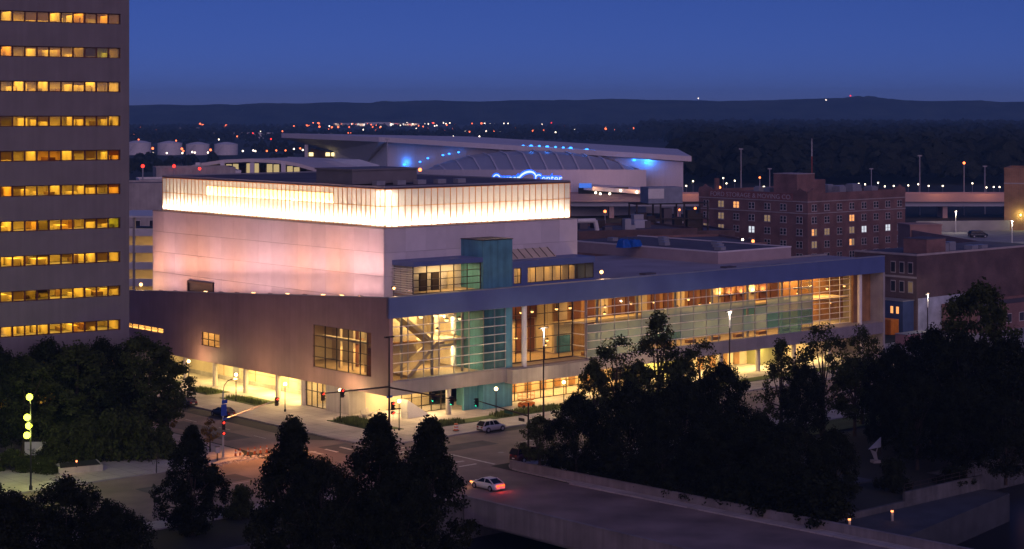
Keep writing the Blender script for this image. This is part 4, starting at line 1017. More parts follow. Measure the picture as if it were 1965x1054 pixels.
    if lit:
        MB().box(-.5 * ln - .02, -.16, H0 - .26, -.5 * ln + .1, .16, H0 - .12).build('tail_lamp', tail, t)
        for s in (-1, 1): light('tail_glow', 'POINT', (-.5 * ln - .25, s * .45, .75), 26, (1, .05, .02), t, radius=.1)
        MB().box(.44 * ln, hw * .82, .58, .49 * ln, hw * .93, .7).build('indicator', blink, t)
        light('indicator_glow', 'POINT', (.52 * ln, hw * 1.1, .65), 22, (1, .42, .12), t, radius=.08)
    return t
car('silver rounded wagon parked at the kerb beneath the green signal', G(943, 827, .024), TH, paint('silver_paint', (.42, .42, .44)), 4.3, 1.75, 1.62, 'wagon')
car('white sedan with glowing tail lamps waiting at the bridge end', G(936, 938, .02), TH + R(90), paint('white_car_paint', (.72, .70, .70)), 4.7, 1.78, 1.42, 'sedan', lit=True)
car('black sedan parked on the side street behind the signal mast', G(428, 799, .024), TH + R(90), paint('black_car_paint', (.02, .02, .025)), 4.7, 1.78, 1.42)
car('dark sedan at the side street kerb half hidden by the tree', G(356, 778, .024), TH + R(90), paint('navy_car_paint', (.03, .03, .045)), 4.7, 1.78, 1.44)
car('dark maroon van at the near kerb behind the little tree', G(1012, 884, .02), TH, paint('maroon_paint', (.06, .015, .02)), 4.8, 1.9, 1.85, 'van')
# park: sculpture, bollard lights
t = thing('sculpture', 'white angular sail shaped sculpture among the dark park trees', 'sculpture', G(1680, 888, .1), .3)
MB().box(-.5, -.5, 0, .5, .5, .35).build('plinth', conc, t)
MB().hexa([(-.1, -.1, .35), (.3, -.1, .35), (.3, .1, .35), (-.1, .1, .35), (-.75, -.08, 1.75), (.1, -.08, 1.35), (.1, .08, 1.35), (-.75, .08, 1.75)]).build('lower_sail', steel, t)
s_ = MB(); tri = [(-1.0, 1.75), (.75, 3.2), (.75, 1.95)]
s_.face([(x, -.08, z) for x, z in tri]); s_.face([(x, .08, z) for x, z in reversed(tri)])
for i in range(3):
    a, c_ = tri[i], tri[(i + 1) % 3]; s_.face([(a[0], -.08, a[1]), (a[0], .08, a[1]), (c_[0], .08, c_[1]), (c_[0], -.08, c_[1])])
s_.build('upper_sail', mat('sail_metal', (.38, .42, .52), .5, .1, 1), t)
MB().bar((.1, 0, 1.3), (.4, 0, 2.2), .1, .1).build('strut', steel, t)
bulbo = emit('bollard_bulb', (1, .25, .08), 4)
for (px, py, lb, zg) in ((1630, 1016, 'lit bollard at the canal end nearest the bridge', -.7), (1712, 1000, 'lit bollard at the foot of the park wall', -.7), (1962, 884, 'lit bollard at the right edge of the park', .1)):
    b = G(px, py, zg); t = thing('bollard_light', lb, 'bollard light', b, 0, 'bollard lights by the canal')
    MB().tube((0, 0, 0), (0, 0, 1.0), .16, n=10).build('post', conc, t); MB().tube((0, 0, 1.0), (0, 0, 1.22), .15, n=10).build('lantern', bulbo, t)
    MB().lathe((0, 0, 1.22), [(.18, 0), (.02, .1)], 10).build('cap', blackm, t)
    light('bollard_glow', 'POINT', (0, -.45, 1.1), 5, (1, .45, .2), t, radius=.1)

# ------------------------------------------------------------------ trees
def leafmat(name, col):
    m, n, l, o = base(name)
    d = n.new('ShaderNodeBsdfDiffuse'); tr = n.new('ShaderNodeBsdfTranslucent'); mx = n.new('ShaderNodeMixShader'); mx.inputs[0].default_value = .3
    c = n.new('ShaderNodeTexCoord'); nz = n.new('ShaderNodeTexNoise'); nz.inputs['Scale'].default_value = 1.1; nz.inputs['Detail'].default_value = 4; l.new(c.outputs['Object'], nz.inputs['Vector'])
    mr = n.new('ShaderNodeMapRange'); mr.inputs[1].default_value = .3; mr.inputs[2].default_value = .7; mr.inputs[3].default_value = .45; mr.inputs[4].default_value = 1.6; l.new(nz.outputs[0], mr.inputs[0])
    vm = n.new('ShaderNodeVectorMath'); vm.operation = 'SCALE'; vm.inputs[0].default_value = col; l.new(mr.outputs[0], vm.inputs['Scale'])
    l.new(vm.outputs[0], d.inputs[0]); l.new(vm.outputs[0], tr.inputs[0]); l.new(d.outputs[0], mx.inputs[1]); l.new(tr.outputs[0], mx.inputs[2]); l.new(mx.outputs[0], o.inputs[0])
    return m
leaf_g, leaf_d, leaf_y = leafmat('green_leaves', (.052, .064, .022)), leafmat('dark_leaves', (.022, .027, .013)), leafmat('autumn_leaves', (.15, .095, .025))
def crown_mesh(name, shape, seed, m, nclump=90, per=70, leaf=.34, cr=.75, H=10.0, Wd=3.6, base_z=2.0, openness=0.0):
    """leaf sized faces in clumps spread through the crown's volume, limbs reach the clumps"""
    rr = random.Random(seed); v, f = [], []; cl = []
    def radius(h):
        if shape == 'cone': return Wd * (min(1, .35 + 2.4 * h) if h < .28 else max(.03, 1.0 - ((h - .28) / .72) ** 1.15))
        if shape == 'round': return Wd * math.sqrt(max(0, 1 - (2 * h - .92) ** 2 / 1.02))
        if shape == 'oval': return Wd * (math.sin(math.pi * min(1, h * .94 + .06)) ** .65)
        return Wd * math.sqrt(max(0, 1 - h * h)) * (.75 + .25 * math.sin(9 * h))
    off = rr.uniform(0, 100)
    while len(cl) < nclump:
        h = rr.random() ** (1.05 if shape == 'cone' else .9); a = rr.uniform(0, 6.283)
        lob = 1 + .30 * noise.noise(Vector((math.cos(a) * 1.3 + off, math.sin(a) * 1.3, h * 3.2)))
        r0 = radius(h) * lob
        q = r0 * math.sqrt(rr.uniform(.12, 1.0))
        if rr.random() < openness and q < r0 * .7: continue
        cl.append(Vector((q * math.cos(a), q * math.sin(a), base_z + h * (H - base_z))))
    for c in cl:
        s = cr * rr.uniform(.6, 1.25)
        for i in range(per):
            d = Vector((rr.gauss(0, 1), rr.gauss(0, 1), rr.gauss(0, .75)));  d = d.normalized() * s * rr.random() ** .4
            p = c + d; nrm_ = (d.normalized() * .8 + Vector((rr.gauss(0, .6), rr.gauss(0, .6), rr.gauss(.4, .6)))).normalized()
            a = nrm_.orthogonal().normalized(); a = Matrix.Rotation(rr.uniform(0, 6.28), 3, nrm_) @ a; b_ = nrm_.cross(a)
            l_ = leaf * rr.uniform(.6, 1.3); k = len(v)
            v += [tuple(p - a * l_ * .5), tuple(p + b_ * l_ * .34), tuple(p + a * l_ * .55), tuple(p - b_ * l_ * .34)]; f.append((k, k + 1, k + 2, k + 3))
    me = bpy.data.meshes.new(name); me.from_pydata(v, [], f); me.materials.append(m); me.update()
    tb = MB(); zt = base_z + (H - base_z) * .6
    tb.tube((0, 0, -.1), (0.05, .03, base_z), .028 * H, .02 * H, 9); tb.tube((0.05, .03, base_z), (.1, -.05, zt), .02 * H, .006 * H, 8)
    for c in rr.sample(cl, min(14, len(cl))):
        z0 = min(base_z + (zt - base_z) * rr.uniform(0, .6), c.z - .2)
        tb.tube((.05, 0, max(z0, base_z * .8)), tuple(c), .009 * H, .003 * H, 6)
    return me, tb.mesh(name.replace('crown', 'trunk'), bark)
PROT = {
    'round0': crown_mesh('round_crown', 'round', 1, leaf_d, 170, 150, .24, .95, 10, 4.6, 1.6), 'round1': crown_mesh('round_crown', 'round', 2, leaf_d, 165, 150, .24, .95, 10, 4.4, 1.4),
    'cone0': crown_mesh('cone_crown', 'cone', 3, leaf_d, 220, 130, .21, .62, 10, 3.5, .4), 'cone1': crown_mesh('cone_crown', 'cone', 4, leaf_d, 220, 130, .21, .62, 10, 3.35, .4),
    'oval0': crown_mesh('oval_crown', 'oval', 5, leaf_g, 95, 120, .24, .75, 10, 3.0, 2.2, .3), 'oval1': crown_mesh('oval_crown', 'oval', 6, leaf_g, 85, 110, .25, .72, 10, 2.8, 2.4, .35),
    'loose0': crown_mesh('loose_crown', 'oval', 7, leaf_g, 62, 90, .23, .70, 10, 2.9, 2.0, .4), 'loose1': crown_mesh('loose_crown', 'cone', 8, leaf_g, 64, 90, .23, .66, 10, 3.1, 1.8, .4),
    'shrub1': crown_mesh('shrub_crown', 'dome', 29, leaf_d, 80, 80, .34, .9, 4, 3.0, .3), 'shrub0': crown_mesh('shrub_crown', 'dome', 9, leaf_g, 80, 80, .34, .9, 4, 3.0, .3), 'young0': crown_mesh('young_crown', 'oval', 10, leaf_y, 34, 36, .22, .42, 5, 1.5, 1.6, .3),
    'sapling0': crown_mesh('sapling_crown', 'oval', 12, leaf_g, 20, 22, .18, .36, 5, 1.2, 1.7, .4)}
HP = {'shrub': 4.0, 'young': 5.0, 'sapling': 5.0}
def tree(kind, px, py, top, label, wide=1.0, rot=None, z=0.1, name='tree', cat='tree', group=None):
    b = G(px, py, z); h = EYE - (top - HZ) * b.y / F - z
    cm, tm = PROT[kind]; s = h / HP.get(kind[:-1], 10.0)
    t = thing(name, label, cat, b, random.uniform(0, 6.28) if rot is None else rot, group)
    for nm, me in (('crown', cm), ('trunk', tm)):
        o = bpy.data.objects.new(nm, me); COL.objects.link(o); o.parent = t; o.scale = (s * wide, s * wide, s)
    return t
# near trees along the bottom edge
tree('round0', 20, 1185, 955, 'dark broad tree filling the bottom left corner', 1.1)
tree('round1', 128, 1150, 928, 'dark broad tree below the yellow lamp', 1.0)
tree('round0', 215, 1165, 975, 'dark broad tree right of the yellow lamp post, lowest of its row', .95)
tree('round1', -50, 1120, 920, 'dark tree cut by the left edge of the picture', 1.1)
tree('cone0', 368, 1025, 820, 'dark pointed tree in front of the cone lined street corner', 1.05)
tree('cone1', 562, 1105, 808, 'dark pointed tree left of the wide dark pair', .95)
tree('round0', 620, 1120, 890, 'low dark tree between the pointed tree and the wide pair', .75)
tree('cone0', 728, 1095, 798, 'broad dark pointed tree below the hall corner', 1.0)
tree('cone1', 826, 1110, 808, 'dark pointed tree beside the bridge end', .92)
tree('round1', 770, 1130, 905, 'low dark tree filling the gap beneath the pointed pair', .8)
tree('shrub0', 462, 992, 940, 'small dark shrub between two pointed trees at the street edge', .8, name='shrub', cat='shrub')
tree('sapling0', 408, 1002, 925, 'thin bare sapling on the near pavement', .7, name='sapling')
tree('sapling0', 296, 985, 930, 'thin sapling at the kerb left of the pointed tree', .6, name='sapling')
tree('sapling0', 300, 907, 858, 'thin sapling in the plaza paving by the red light', .9, name='sapling')
tree('young0', 403, 868, 806, 'small yellow leaved tree beside the signal mast', 1.0)
tree('young0', 322, 842, 770, 'small russet tree against the dark street trees', 1.2)
# in front of the tower
for i, (k, px, py, tp_, w, lb) in enumerate((('round0', -15, 885, 668, .8, 'dark street tree at the left edge before the tower'), ('oval0', 45, 880, 690, 1.3, 'dark street tree behind the yellow lamp'), ('round1', 95, 868, 662, .85, 'dark street tree before the tower right of the lamp'),
        ('oval1', 150, 872, 668, 1.3, 'dark street tree before the middle of the tower'), ('round0', 195, 862, 660, .8, 'dark street tree before the tower corner'), ('oval0', 268, 858, 652, 1.25, 'tall see-through street tree at the tower corner'), ('oval1', 318, 852, 690, 1.2, 'see-through street tree beside the side street'), ('round1', 240, 862, 720, .8, 'low dark street tree between two see-through ones'))):
    tree(k, px, py, tp_, lb, w)
for px, py, tp_, lb, w in ((110, 884, 822, 'green shrub behind the notice board', .9), (165, 882, 812, 'green shrub behind the glowing planter', .9), (215, 880, 800, 'broad green shrub beyond the planter', 1.0), (268, 878, 806, 'dark green shrub below the see-through tree', 1.0), (315, 876, 825, 'dark shrub at the plaza corner', .9),
                           (20, 902, 868, 'low clipped shrub left of the notice board', 1.4), (92, 908, 880, 'low round shrub between board and planter', 1.2), (55, 905, 878, 'low shrub at the foot of the yellow lamp', 1.2)):
    tree('shrub0', px, py, tp_, lb, w, name='shrub', cat='shrub')
# along the long front and in the park
for k, px, py, tp_, w, lb in (('loose0', 1185, 838, 648, 1.05, 'airy tree left of the tallest tree by the glass front'), ('loose1', 1265, 832, 604, 1.1, 'tallest airy tree standing before the glass front'), ('loose0', 1345, 830, 655, 1.0, 'slim airy tree right of the tallest one by the front'),
        ('oval1', 1140, 850, 700, .8, 'small airy tree before the shopfront'), ('oval0', 1225, 850, 700, 1.0, 'dense lower tree under the tallest airy tree'), ('oval1', 1305, 846, 690, 1.0, 'dense lower tree between two airy tree tops'),
        ('round0', 1105, 915, 762, .80, 'round dark tree nearest the bridge parapet'), ('round1', 1210, 930, 750, .85, 'round dark tree second along the park edge'), ('round0', 1310, 938, 735, .85, 'round dark tree in the middle of the park edge'), ('round1', 1385, 900, 706, .75, 'dark tree at the park edge by the lit pavement'),
        ('round1', 1150, 918, 830, .85, 'low dark tree behind the bridge parapet'), ('round0', 1270, 944, 815, .9, 'low dark tree in front of the park edge row'), ('round1', 1400, 966, 800, 1.0, 'broad dark tree over the far end of the parapet'), ('round0', 1510, 985, 815, 1.0, 'broad dark tree left of the white sculpture'), ('round1', 1600, 980, 830, .8, 'dark tree just left of the sculpture'),
        ('round0', 1460, 960, 800, .9, 'reddish dark tree behind the broad park trees'),
        ('loose1', 1498, 836, 655, 1.0, 'airy tree right of the lit recess'), ('loose0', 1578, 834, 626, 1.05, 'airy forked tree before the end of the glass front'), ('oval0', 1640, 836, 690, 1.0, 'dark tree under the end pier of the hall'), ('loose0', 1655, 815, 628, .8, 'thin airy tree before the end pier'),
        ('round1', 1545, 850, 705, .75, 'dense dark tree between two airy trees'),
        ('round0', 1720, 850, 670, .85, 'dark tree before the orange hut'), ('round1', 1790, 850, 640, .9, 'dark tree before the peeling white wall'), ('oval0', 1882, 856, 554, .92, 'tallest dark tree at the right before the brick warehouse'), ('round0', 1850, 880, 650, .85, 'broad dark tree left of the tallest right hand tree'), ('round1', 1945, 885, 660, .9, 'dark tree cut by the right edge of the picture'),
        ('round0', 1760, 900, 730, .85, 'dark tree behind the sculpture'), ('round1', 1850, 915, 750, .9, 'dark tree over the park wall'), ('round0', 1930, 930, 770, .85, 'low dark tree at the right end of the park'), ('round1', 1690, 870, 745, .6, 'small dark tree right behind the sculpture'),
        ('oval0', 1035, 908, 802, 1.25, 'little dark tree with bare trunk beside the maroon van')):
    tree(k, px, py, tp_, lb, w)
for i, (px, py, tp_) in enumerate(((1065, 900, 868), (1120, 912, 875), (1172, 924, 880), (1235, 937, 890), (1300, 950, 900), (1362, 962, 905), (1430, 975, 905), (1500, 988, 915), (1570, 1000, 920))):
    tree('shrub1', px, py, tp_, ('first', 'second', 'third', 'fourth', 'fifth', 'sixth', 'seventh', 'eighth', 'ninth')[i] + ' dark shrub along the back of the bridge parapet, counted from the junction', 1.25, name='shrub', cat='shrub', group='shrubs behind the parapet')
tree('shrub1', 1715, 942, 885, 'round dark shrub in the park right of the sculpture', .75, name='shrub', cat='shrub')
tree('shrub1', 1830, 930, 898, 'flat dark shrub bed above the park wall', 1.5, name='shrub', cat='shrub')
# ------------------------------------------------------------------ arena
arm_ = mat('arena_metal', (.66, .62, .63), .6, .06, .05, streak=.05)
arm2 = mat('arena_roof_metal', (.40, .41, .46), .5, .08, .05)
arena = thing('arena', 'huge pale arena with a slanted wing roof and blue up lights', 'arena', (0, 800, 0))
AO = Vector((0, 800, 0))
def AP(px, py, y): return P(px, py, y) - AO
def slab(pts, th, name, m, parent):               # a plate with thickness below the given top outline
    n = len(pts); b = MB(); k = [Vector(p) for p in pts]; lo = [p - Vector((0, 0, th)) for p in k]
    b.face(k); b.face(list(reversed(lo)))
    for i in range(n): b.face([lo[i], lo[(i + 1) % n], k[(i + 1) % n], k[i]])
    return b.build(name, m, parent)
tipL, cor, tipR = AP(540, 256, 940), AP(727, 263, 868), AP(1327, 300, 795)
backR = AP(1300, 286, 930); backL = AP(900, 262, 960)
slab([tipL, cor, tipR, backR, backL], 2.3, 'wing_roof', arm_, arena)
down = Vector((0, 0, -2.31))
wl0, wl1 = AP(743, 272, 873), AP(1311, 311, 800)
wb0, wb1 = Vector((wl0.x, wl0.y, 0)), Vector((wl1.x, wl1.y, 0))
bk = Vector((0, 110, 0))
MB().hexa([wb0, wb1, wb1 + bk, wb0 + bk, wl0, wl1, wl1 + bk * .9, wl0 + bk * .9]).build('front_wall', arm_, arena)
MB().face([tipL + down, cor + down, wl0, AP(700, 318, 905), AP(640, 290, 930)]).face([AP(640, 290, 930), AP(700, 318, 905), AP(700, 345, 905), AP(640, 345, 930)]).face([wl0, wb0, Vector((AP(690, 318, 905).x, 105, 0)), AP(700, 318, 905)]).build('wing_soffit', white, arena)  # white colour stands in for uplighting on the soffit
sl0 = AP(560, 262, 935)
MB().box(AP(588, 300, 925).x - .8, 124, 0, AP(588, 300, 925).x + .8, 126, 28).build('wing_column', arm_, arena)
MB().hexa([AP(596, 285, 930) + Vector((0, 0, -9)), AP(660, 290, 930) + Vector((0, 0, -9)), AP(660, 290, 950) + Vector((0, 0, -9)), AP(596, 285, 950) + Vector((0, 0, -9)), AP(596, 285, 930), AP(660, 297, 930), AP(660, 297, 950), AP(596, 285, 950)]).build('entry_glass_box', mat('arena_brown', (.10, .06, .05)), arena)
yel = emit('arena_window', (1, .78, .35), 2.2)
for i, x in enumerate((597, 629, 640, 650)):
    a = AP(x, 296, 929.5); MB().box(a.x - 1.1, a.y - .1, a.z - 1, a.x + 1.1, a.y, a.z + .8).build('lit_window', yel, arena)
# bulging front roof with ribs
top = [(800, 334), (850, 312), (900, 298), (960, 290.5), (1030, 287.5), (1100, 292), (1160, 303), (1210, 321), (1242, 338)]
def ytop(x):
    for (a, b), (c, d) in zip(top, top[1:]):
        if x <= c: return b + (d - b) * (x - a) / (c - a)
    return 338
NB = 28; m = MB(); rowsB = []
for i in range(NB + 1):
    t_ = i / NB; x = 802 + (1240 - 802) * t_
    bow = 1 - (2 * t_ - 1) ** 2
    yt = 866 - 62 * (x - 743) / 568
    pT = AP(x, ytop(x), yt - 2); yb = 772 + (1 - bow) * 24 + (yt - 806) * .5
    pB = AP(x + 14 * bow, 327, yb)
    pM = (pT + pB) / 2 + Vector((0, -1.5, 2.6 * bow))
    rowsB.append((pT, pM, pB))
for a, b in zip(rowsB, rowsB[1:]):
    m.face([a[2], b[2], b[1], a[1]]); m.face([a[1], b[1], b[0], a[0]])
m.build('curved_roof', arm2, arena)
for i in range(2, NB - 1, 2):
    a = rowsB[i]; j = min(NB, i + 1)
    q = MB(); q.bar(rowsB[i][0] + Vector((0, -.3, .25)), (rowsB[i][1] + rowsB[j][1]) / 2 + Vector((0, -.3, .35)), .7, .5); q.bar((rowsB[i][1] + rowsB[j][1]) / 2 + Vector((0, -.3, .35)), rowsB[j][2] + Vector((0, -.3, .25)), .7, .5)
    q.build('roof_rib', arm_, arena)
m = MB()
for a, b in zip(rowsB, rowsB[1:]):
    m.face([Vector((a[2].x, a[2].y - 1, 0)), Vector((b[2].x, b[2].y - 1, 0)), b[2] + Vector((0, -1, .3)), a[2] + Vector((0, -1, .3))])
    m.face([a[2] + Vector((0, -1, .3)), b[2] + Vector((0, -1, .3)), b[2] + Vector((0, 1, .3)), a[2] + Vector((0, 1, .3))])
m.build('drum_wall', arm_, arena)
# lower canopy and entrance lights at the right
slab([AP(1120, 357, 764), AP(1300, 371, 764), AP(1312, 366, 790), AP(1120, 351, 790)], 1.6, 'entrance_canopy', arm_, arena)
blu = emit('blue_uplight', (.03, .22, 1), 5)
bx = AP(1125, 357, 763); MB().box(bx.x - 3, bx.y, bx.z - .8, bx.x + 2.2, bx.y + .4, bx.z + 1.1).build('blue_panel', emit('blue_panel_light', (.08, .22, .9), .9), arena)
dk = AP(1160, 366, 768); MB().box(dk.x - 11, dk.y - .3, dk.z - 2.5, dk.x + 10, dk.y, dk.z + 1.4).build('entrance_glass', blackm, arena)
for x, y in ((1143, 370), (1152, 372), (1170, 372), (1191, 366), (1222, 369)):
    a = AP(x, y, 763); MB().ball(a, .5, 8).build('entrance_light', white_l, arena)
for i, (x, y, big) in enumerate(((776, 318, 1), (806, 313, 0), (821, 306, 0), (850, 300, 0), (862, 297.5, 0), (880, 294.5, 0), (1004, 285.5, 0), (1019, 286, 1), (1035, 286, 0), (1050, 287.5, 1), (1066, 288, 0), (1081, 289, 0), (1095, 290, 1), (1126, 293, 1), (1141, 295.5, 0), (1158, 298.5, 0), (1186, 303, 1), (1217, 313, 1), (1240, 318, 1))):
    r_ = (x - CX) / F; t_ = (r_ * 873 - wl0.x) / ((wl1.x - wl0.x) + r_ * 73); yt = 873 - 73 * t_ - 2.6
    a = AP(x, y - (5.5 if i > 5 else 2), yt)
    f_ = MB().box(a.x - .45, a.y - .3, a.z - .5, a.x + .45, a.y + .3, a.z - .1).build('uplight', blackm, arena)
    MB().ball(a, .85 if big else .62, 8, sz=.7).build('lens', blu, f_)
    if big: light('blue_glow', 'POINT', a + Vector((0, .3, 1.0)), 800 if i not in (0, 18) else (900 if i == 0 else 2200), (.02, .22, 1), arena, radius=.5)
def text(body, size, mats, extrude=.1, offset=0.0):
    c = bpy.data.curves.new('t', 'FONT'); c.body = body; c.size = size; c.extrude = extrude; c.offset = offset
    o = bpy.data.objects.new('t', c); COL.objects.link(o)
    dg = bpy.context.evaluated_depsgraph_get(); me = bpy.data.meshes.new_from_object(o.evaluated_get(dg))
    bpy.data.objects.remove(o); me.materials.clear(); me.materials.append(mats); return me
letw, letb = emit('sign_white', (.72, .86, 1), 1.3), emit('sign_blue_halo', (.01, .11, 1), 2.4)  # blue copies behind letters and ring stand in for the sign's halo
sg = thing('arena_sign', 'glowing white and blue arena sign with a sweeping ring emblem', 'sign', P(945, 350, 758))
SC = 758 / F
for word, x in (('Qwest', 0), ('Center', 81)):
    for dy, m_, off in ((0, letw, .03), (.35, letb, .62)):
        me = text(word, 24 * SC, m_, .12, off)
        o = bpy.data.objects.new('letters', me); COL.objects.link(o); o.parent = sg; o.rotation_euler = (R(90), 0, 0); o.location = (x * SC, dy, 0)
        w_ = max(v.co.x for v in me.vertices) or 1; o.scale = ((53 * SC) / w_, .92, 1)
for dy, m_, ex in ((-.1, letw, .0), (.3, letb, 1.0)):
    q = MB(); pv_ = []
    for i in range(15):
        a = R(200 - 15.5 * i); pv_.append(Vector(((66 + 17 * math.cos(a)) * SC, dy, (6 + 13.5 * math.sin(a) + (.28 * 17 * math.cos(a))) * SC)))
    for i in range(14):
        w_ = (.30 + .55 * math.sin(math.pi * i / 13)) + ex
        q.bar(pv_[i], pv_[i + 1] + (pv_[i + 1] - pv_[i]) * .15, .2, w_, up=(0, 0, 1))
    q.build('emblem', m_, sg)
MB().box(-1, .8, -1.2, 30, 1.0, -.6).build('sign_rail', steel, sg)
# convention hall with arched roof, and the white canopy beside it
hh = thing('convention_hall', 'long hall with a shallow arched roof and lit glass front', 'hall', (0, 700, 0))
def HP_(px, py, y): return P(px, py, y) - Vector((0, 700, 0))
arcp = [(338, 330), (350, 323), (380, 314), (430, 306.5), (480, 304.5), (530, 307), (570, 313), (605, 323), (640, 335)]
m = MB(); m2 = MB()
for (a, b), (c_, d) in zip(arcp, arcp[1:]):
    p0, p1, q0, q1 = HP_(a, b, 700), HP_(c_, d, 700), HP_(a + 100, b - 3, 770), HP_(c_ + 100, d - 3, 770)
    dz = Vector((0, 0, -1.3)); m.hexa([p0 + dz, p1 + dz, q1 + dz, q0 + dz, p0, p1, q1, q0])
m.build('arched_roof', mat('hall_roof', (.58, .52, .50), .7, .08, .05), hh)
lgl = emit('hall_window', (1, .74, .34), .55); gapm = dark
fr = MB().box(HP_(350, 340, 703).x, 2.5, 0, HP_(600, 340, 703).x, 4, HP_(350, 322, 703).z).build('front_wall', mat('hall_front_dark', (.10, .08, .07)), hh)
i = 0
for x in range(356, 590, 13):
    a = HP_(x, 333, 702); zt_ = HP_(x, (ytop_ := [b + (d - b) * (x - aa) / (cc - aa) for (aa, b), (cc, d) in zip(arcp, arcp[1:]) if aa <= x <= cc][0]) + 9, 702).z
    i += 1
    if zt_ - a.z < .8: continue
    MB().box(a.x, a.y, a.z - 3, a.x + 2.1, a.y + .2, zt_).build('window', lgl if i % 3 else tints[1], hh)
for x in (427, 484, 544, 380):
    a = HP_(x, 330, 699); MB().box(a.x - .8, a.y - .8, 0, a.x + .8, a.y + .8, HP_(x, 312, 699).z).build('column', arm_, hh)
cn = thing('entrance_canopy', 'white flat swooping canopy in front of the arena wing', 'canopy', (0, 760, 0))
def CP_(px, py, y): return P(px, py, y) - Vector((0, 760, 0))
slab([CP_(552, 301, 770), CP_(690, 306, 760), CP_(728, 317, 752), CP_(728, 325, 748), CP_(690, 322, 745), CP_(600, 314, 750)], 1.4, 'canopy_roof', white, cn)
slab([CP_(560, 312, 742), CP_(640, 309, 738), CP_(730, 330, 730), CP_(600, 330, 720)], 1.2, 'lower_roof', arm2, cn)
for x in (575, 640, 705):
    a = CP_(x, 315, 752); MB().box(a.x - .5, a.y, 0, a.x + .5, a.y + 1, a.z - 1.2).build('column', arm_, cn)
# storage tanks
for i, (x0, x1, yt) in enumerate(((238, 285, 275), (298, 345, 276), (353, 398, 278), (408, 453, 278))):
    yb = 298; b = G((x0 + x1) / 2, yb); r_ = (x1 - x0) / 2 * b.y / F; h_ = EYE - (yt - HZ) * b.y / F
    t = thing('storage_tank', ('white storage tank half hidden by the office tower', 'white storage tank second from the office tower', 'white storage tank third from the office tower', 'white storage tank farthest from the office tower')[i], 'storage tank', (b.x, b.y + r_, 0), 0, 'oil storage tanks')
    tm_ = _m.get('tank_white') or mat('tank_white', (.66, .64, .64), .7, .07, .05, streak=.06)
    MB().lathe((0, 0, 0), [(r_, 0), (r_, h_)], 28).build('shell', tm_, t)
    MB().lathe((0, 0, 0), [(r_ + .15, h_ + .01), (r_ + .15, h_ + .4), (r_ * .4, h_ + 2.2), (.1, h_ + 2.8)], 28).build('roof', tm_, t)
    st_ = MB()
    for k in range(10): st_.box(r_ * math.sin(-.9 + k * .09) - .5, -r_ * math.cos(-.9 + k * .09) - .9, h_ * k / 10, r_ * math.sin(-.9 + k * .09) + .9, -r_ * math.cos(-.9 + k * .09) - .1, h_ * k / 10 + .25)
    st_.build('stair', steel, t)
# ------------------------------------------------------------------ generic buildings with windows
def block(name, label, cat, corner, rz, wx, wy, h, wm, nx=0, ny=0, rows_=0, z0=1.5, dz=3.6, lit=(), ww=1.3, wh=1.6, roof=None, par_=.6, litm=None):
    """box building, near corner at the origin, +x and +y faces run away; windows on the y=0 and x=0 faces"""
    t = thing(name, label, cat, corner, rz)
    MB().box(0, 0, 0, wx, wy, h - par_).build('wall', wm, t)
    MB().box(.3, .3, h - par_, wx - .3, wy - .3, h - par_ + .06).build('roof', roof or roofm, t)
    p = MB(); p.box(-.06, -.06, h - par_, wx + .06, .3, h); p.box(-.06, .3, h - par_, .3, wy + .06, h); p.box(wx - .3, .3, h - par_, wx + .06, wy + .06, h); p.box(.3, wy - .3, h - par_, wx - .3, wy + .06, h)
    p.build('parapet', wm, t)
    k = 0
    for j in range(rows_):
        for face, n, ln in (('y', nx, wx), ('x', ny, wy)):
            for i in range(n):
                c_ = ln * (i + .5) / n; z = z0 + j * dz; k += 1
                gm = (litm or litw_) if (face, i, j) in lit else darkglass
                if face == 'y':
                    fr_ = pc('window_frame', white, t, c_ - ww / 2 - .08, -.05, z - .1, c_ + ww / 2 + .08, -.004, z + wh + .08); pc('pane', gm, t, c_ - ww / 2, -.075, z, c_ + ww / 2, -.055, z + wh)
                else:
                    fr_ = pc('window_frame', white, t, -.05, c_ - ww / 2 - .08, z - .1, -.004, c_ + ww / 2 + .08, z + wh + .08); pc('pane', gm, t, -.075, c_ - ww / 2, z, -.055, c_ + ww / 2, z + wh)
    return t
litw_ = emit('lit_room_window', (1, .40, .12), 1.3)
litw2 = emit('dim_lit_window', (.95, .62, .34), .28)
litw3 = emit('pale_lit_window', (.85, .9, 1), .9)
darkglass = mat('dark_window_glass', (.035, .035, .045), .12, .1, 1, spec=.7)
red = brick('red_brick', (.24, .095, .08), (.17, .07, .06), (.26, .18, .16))
red2 = brick('dark_brick', (.13, .062, .058), (.09, .045, .045), (.13, .10, .10))
tan = brick('orange_brick', (.36, .16, .075), (.30, .13, .06), (.33, .22, .15))
stone = mat('stone_course', (.42, .36, .34), .8, .12, .8)
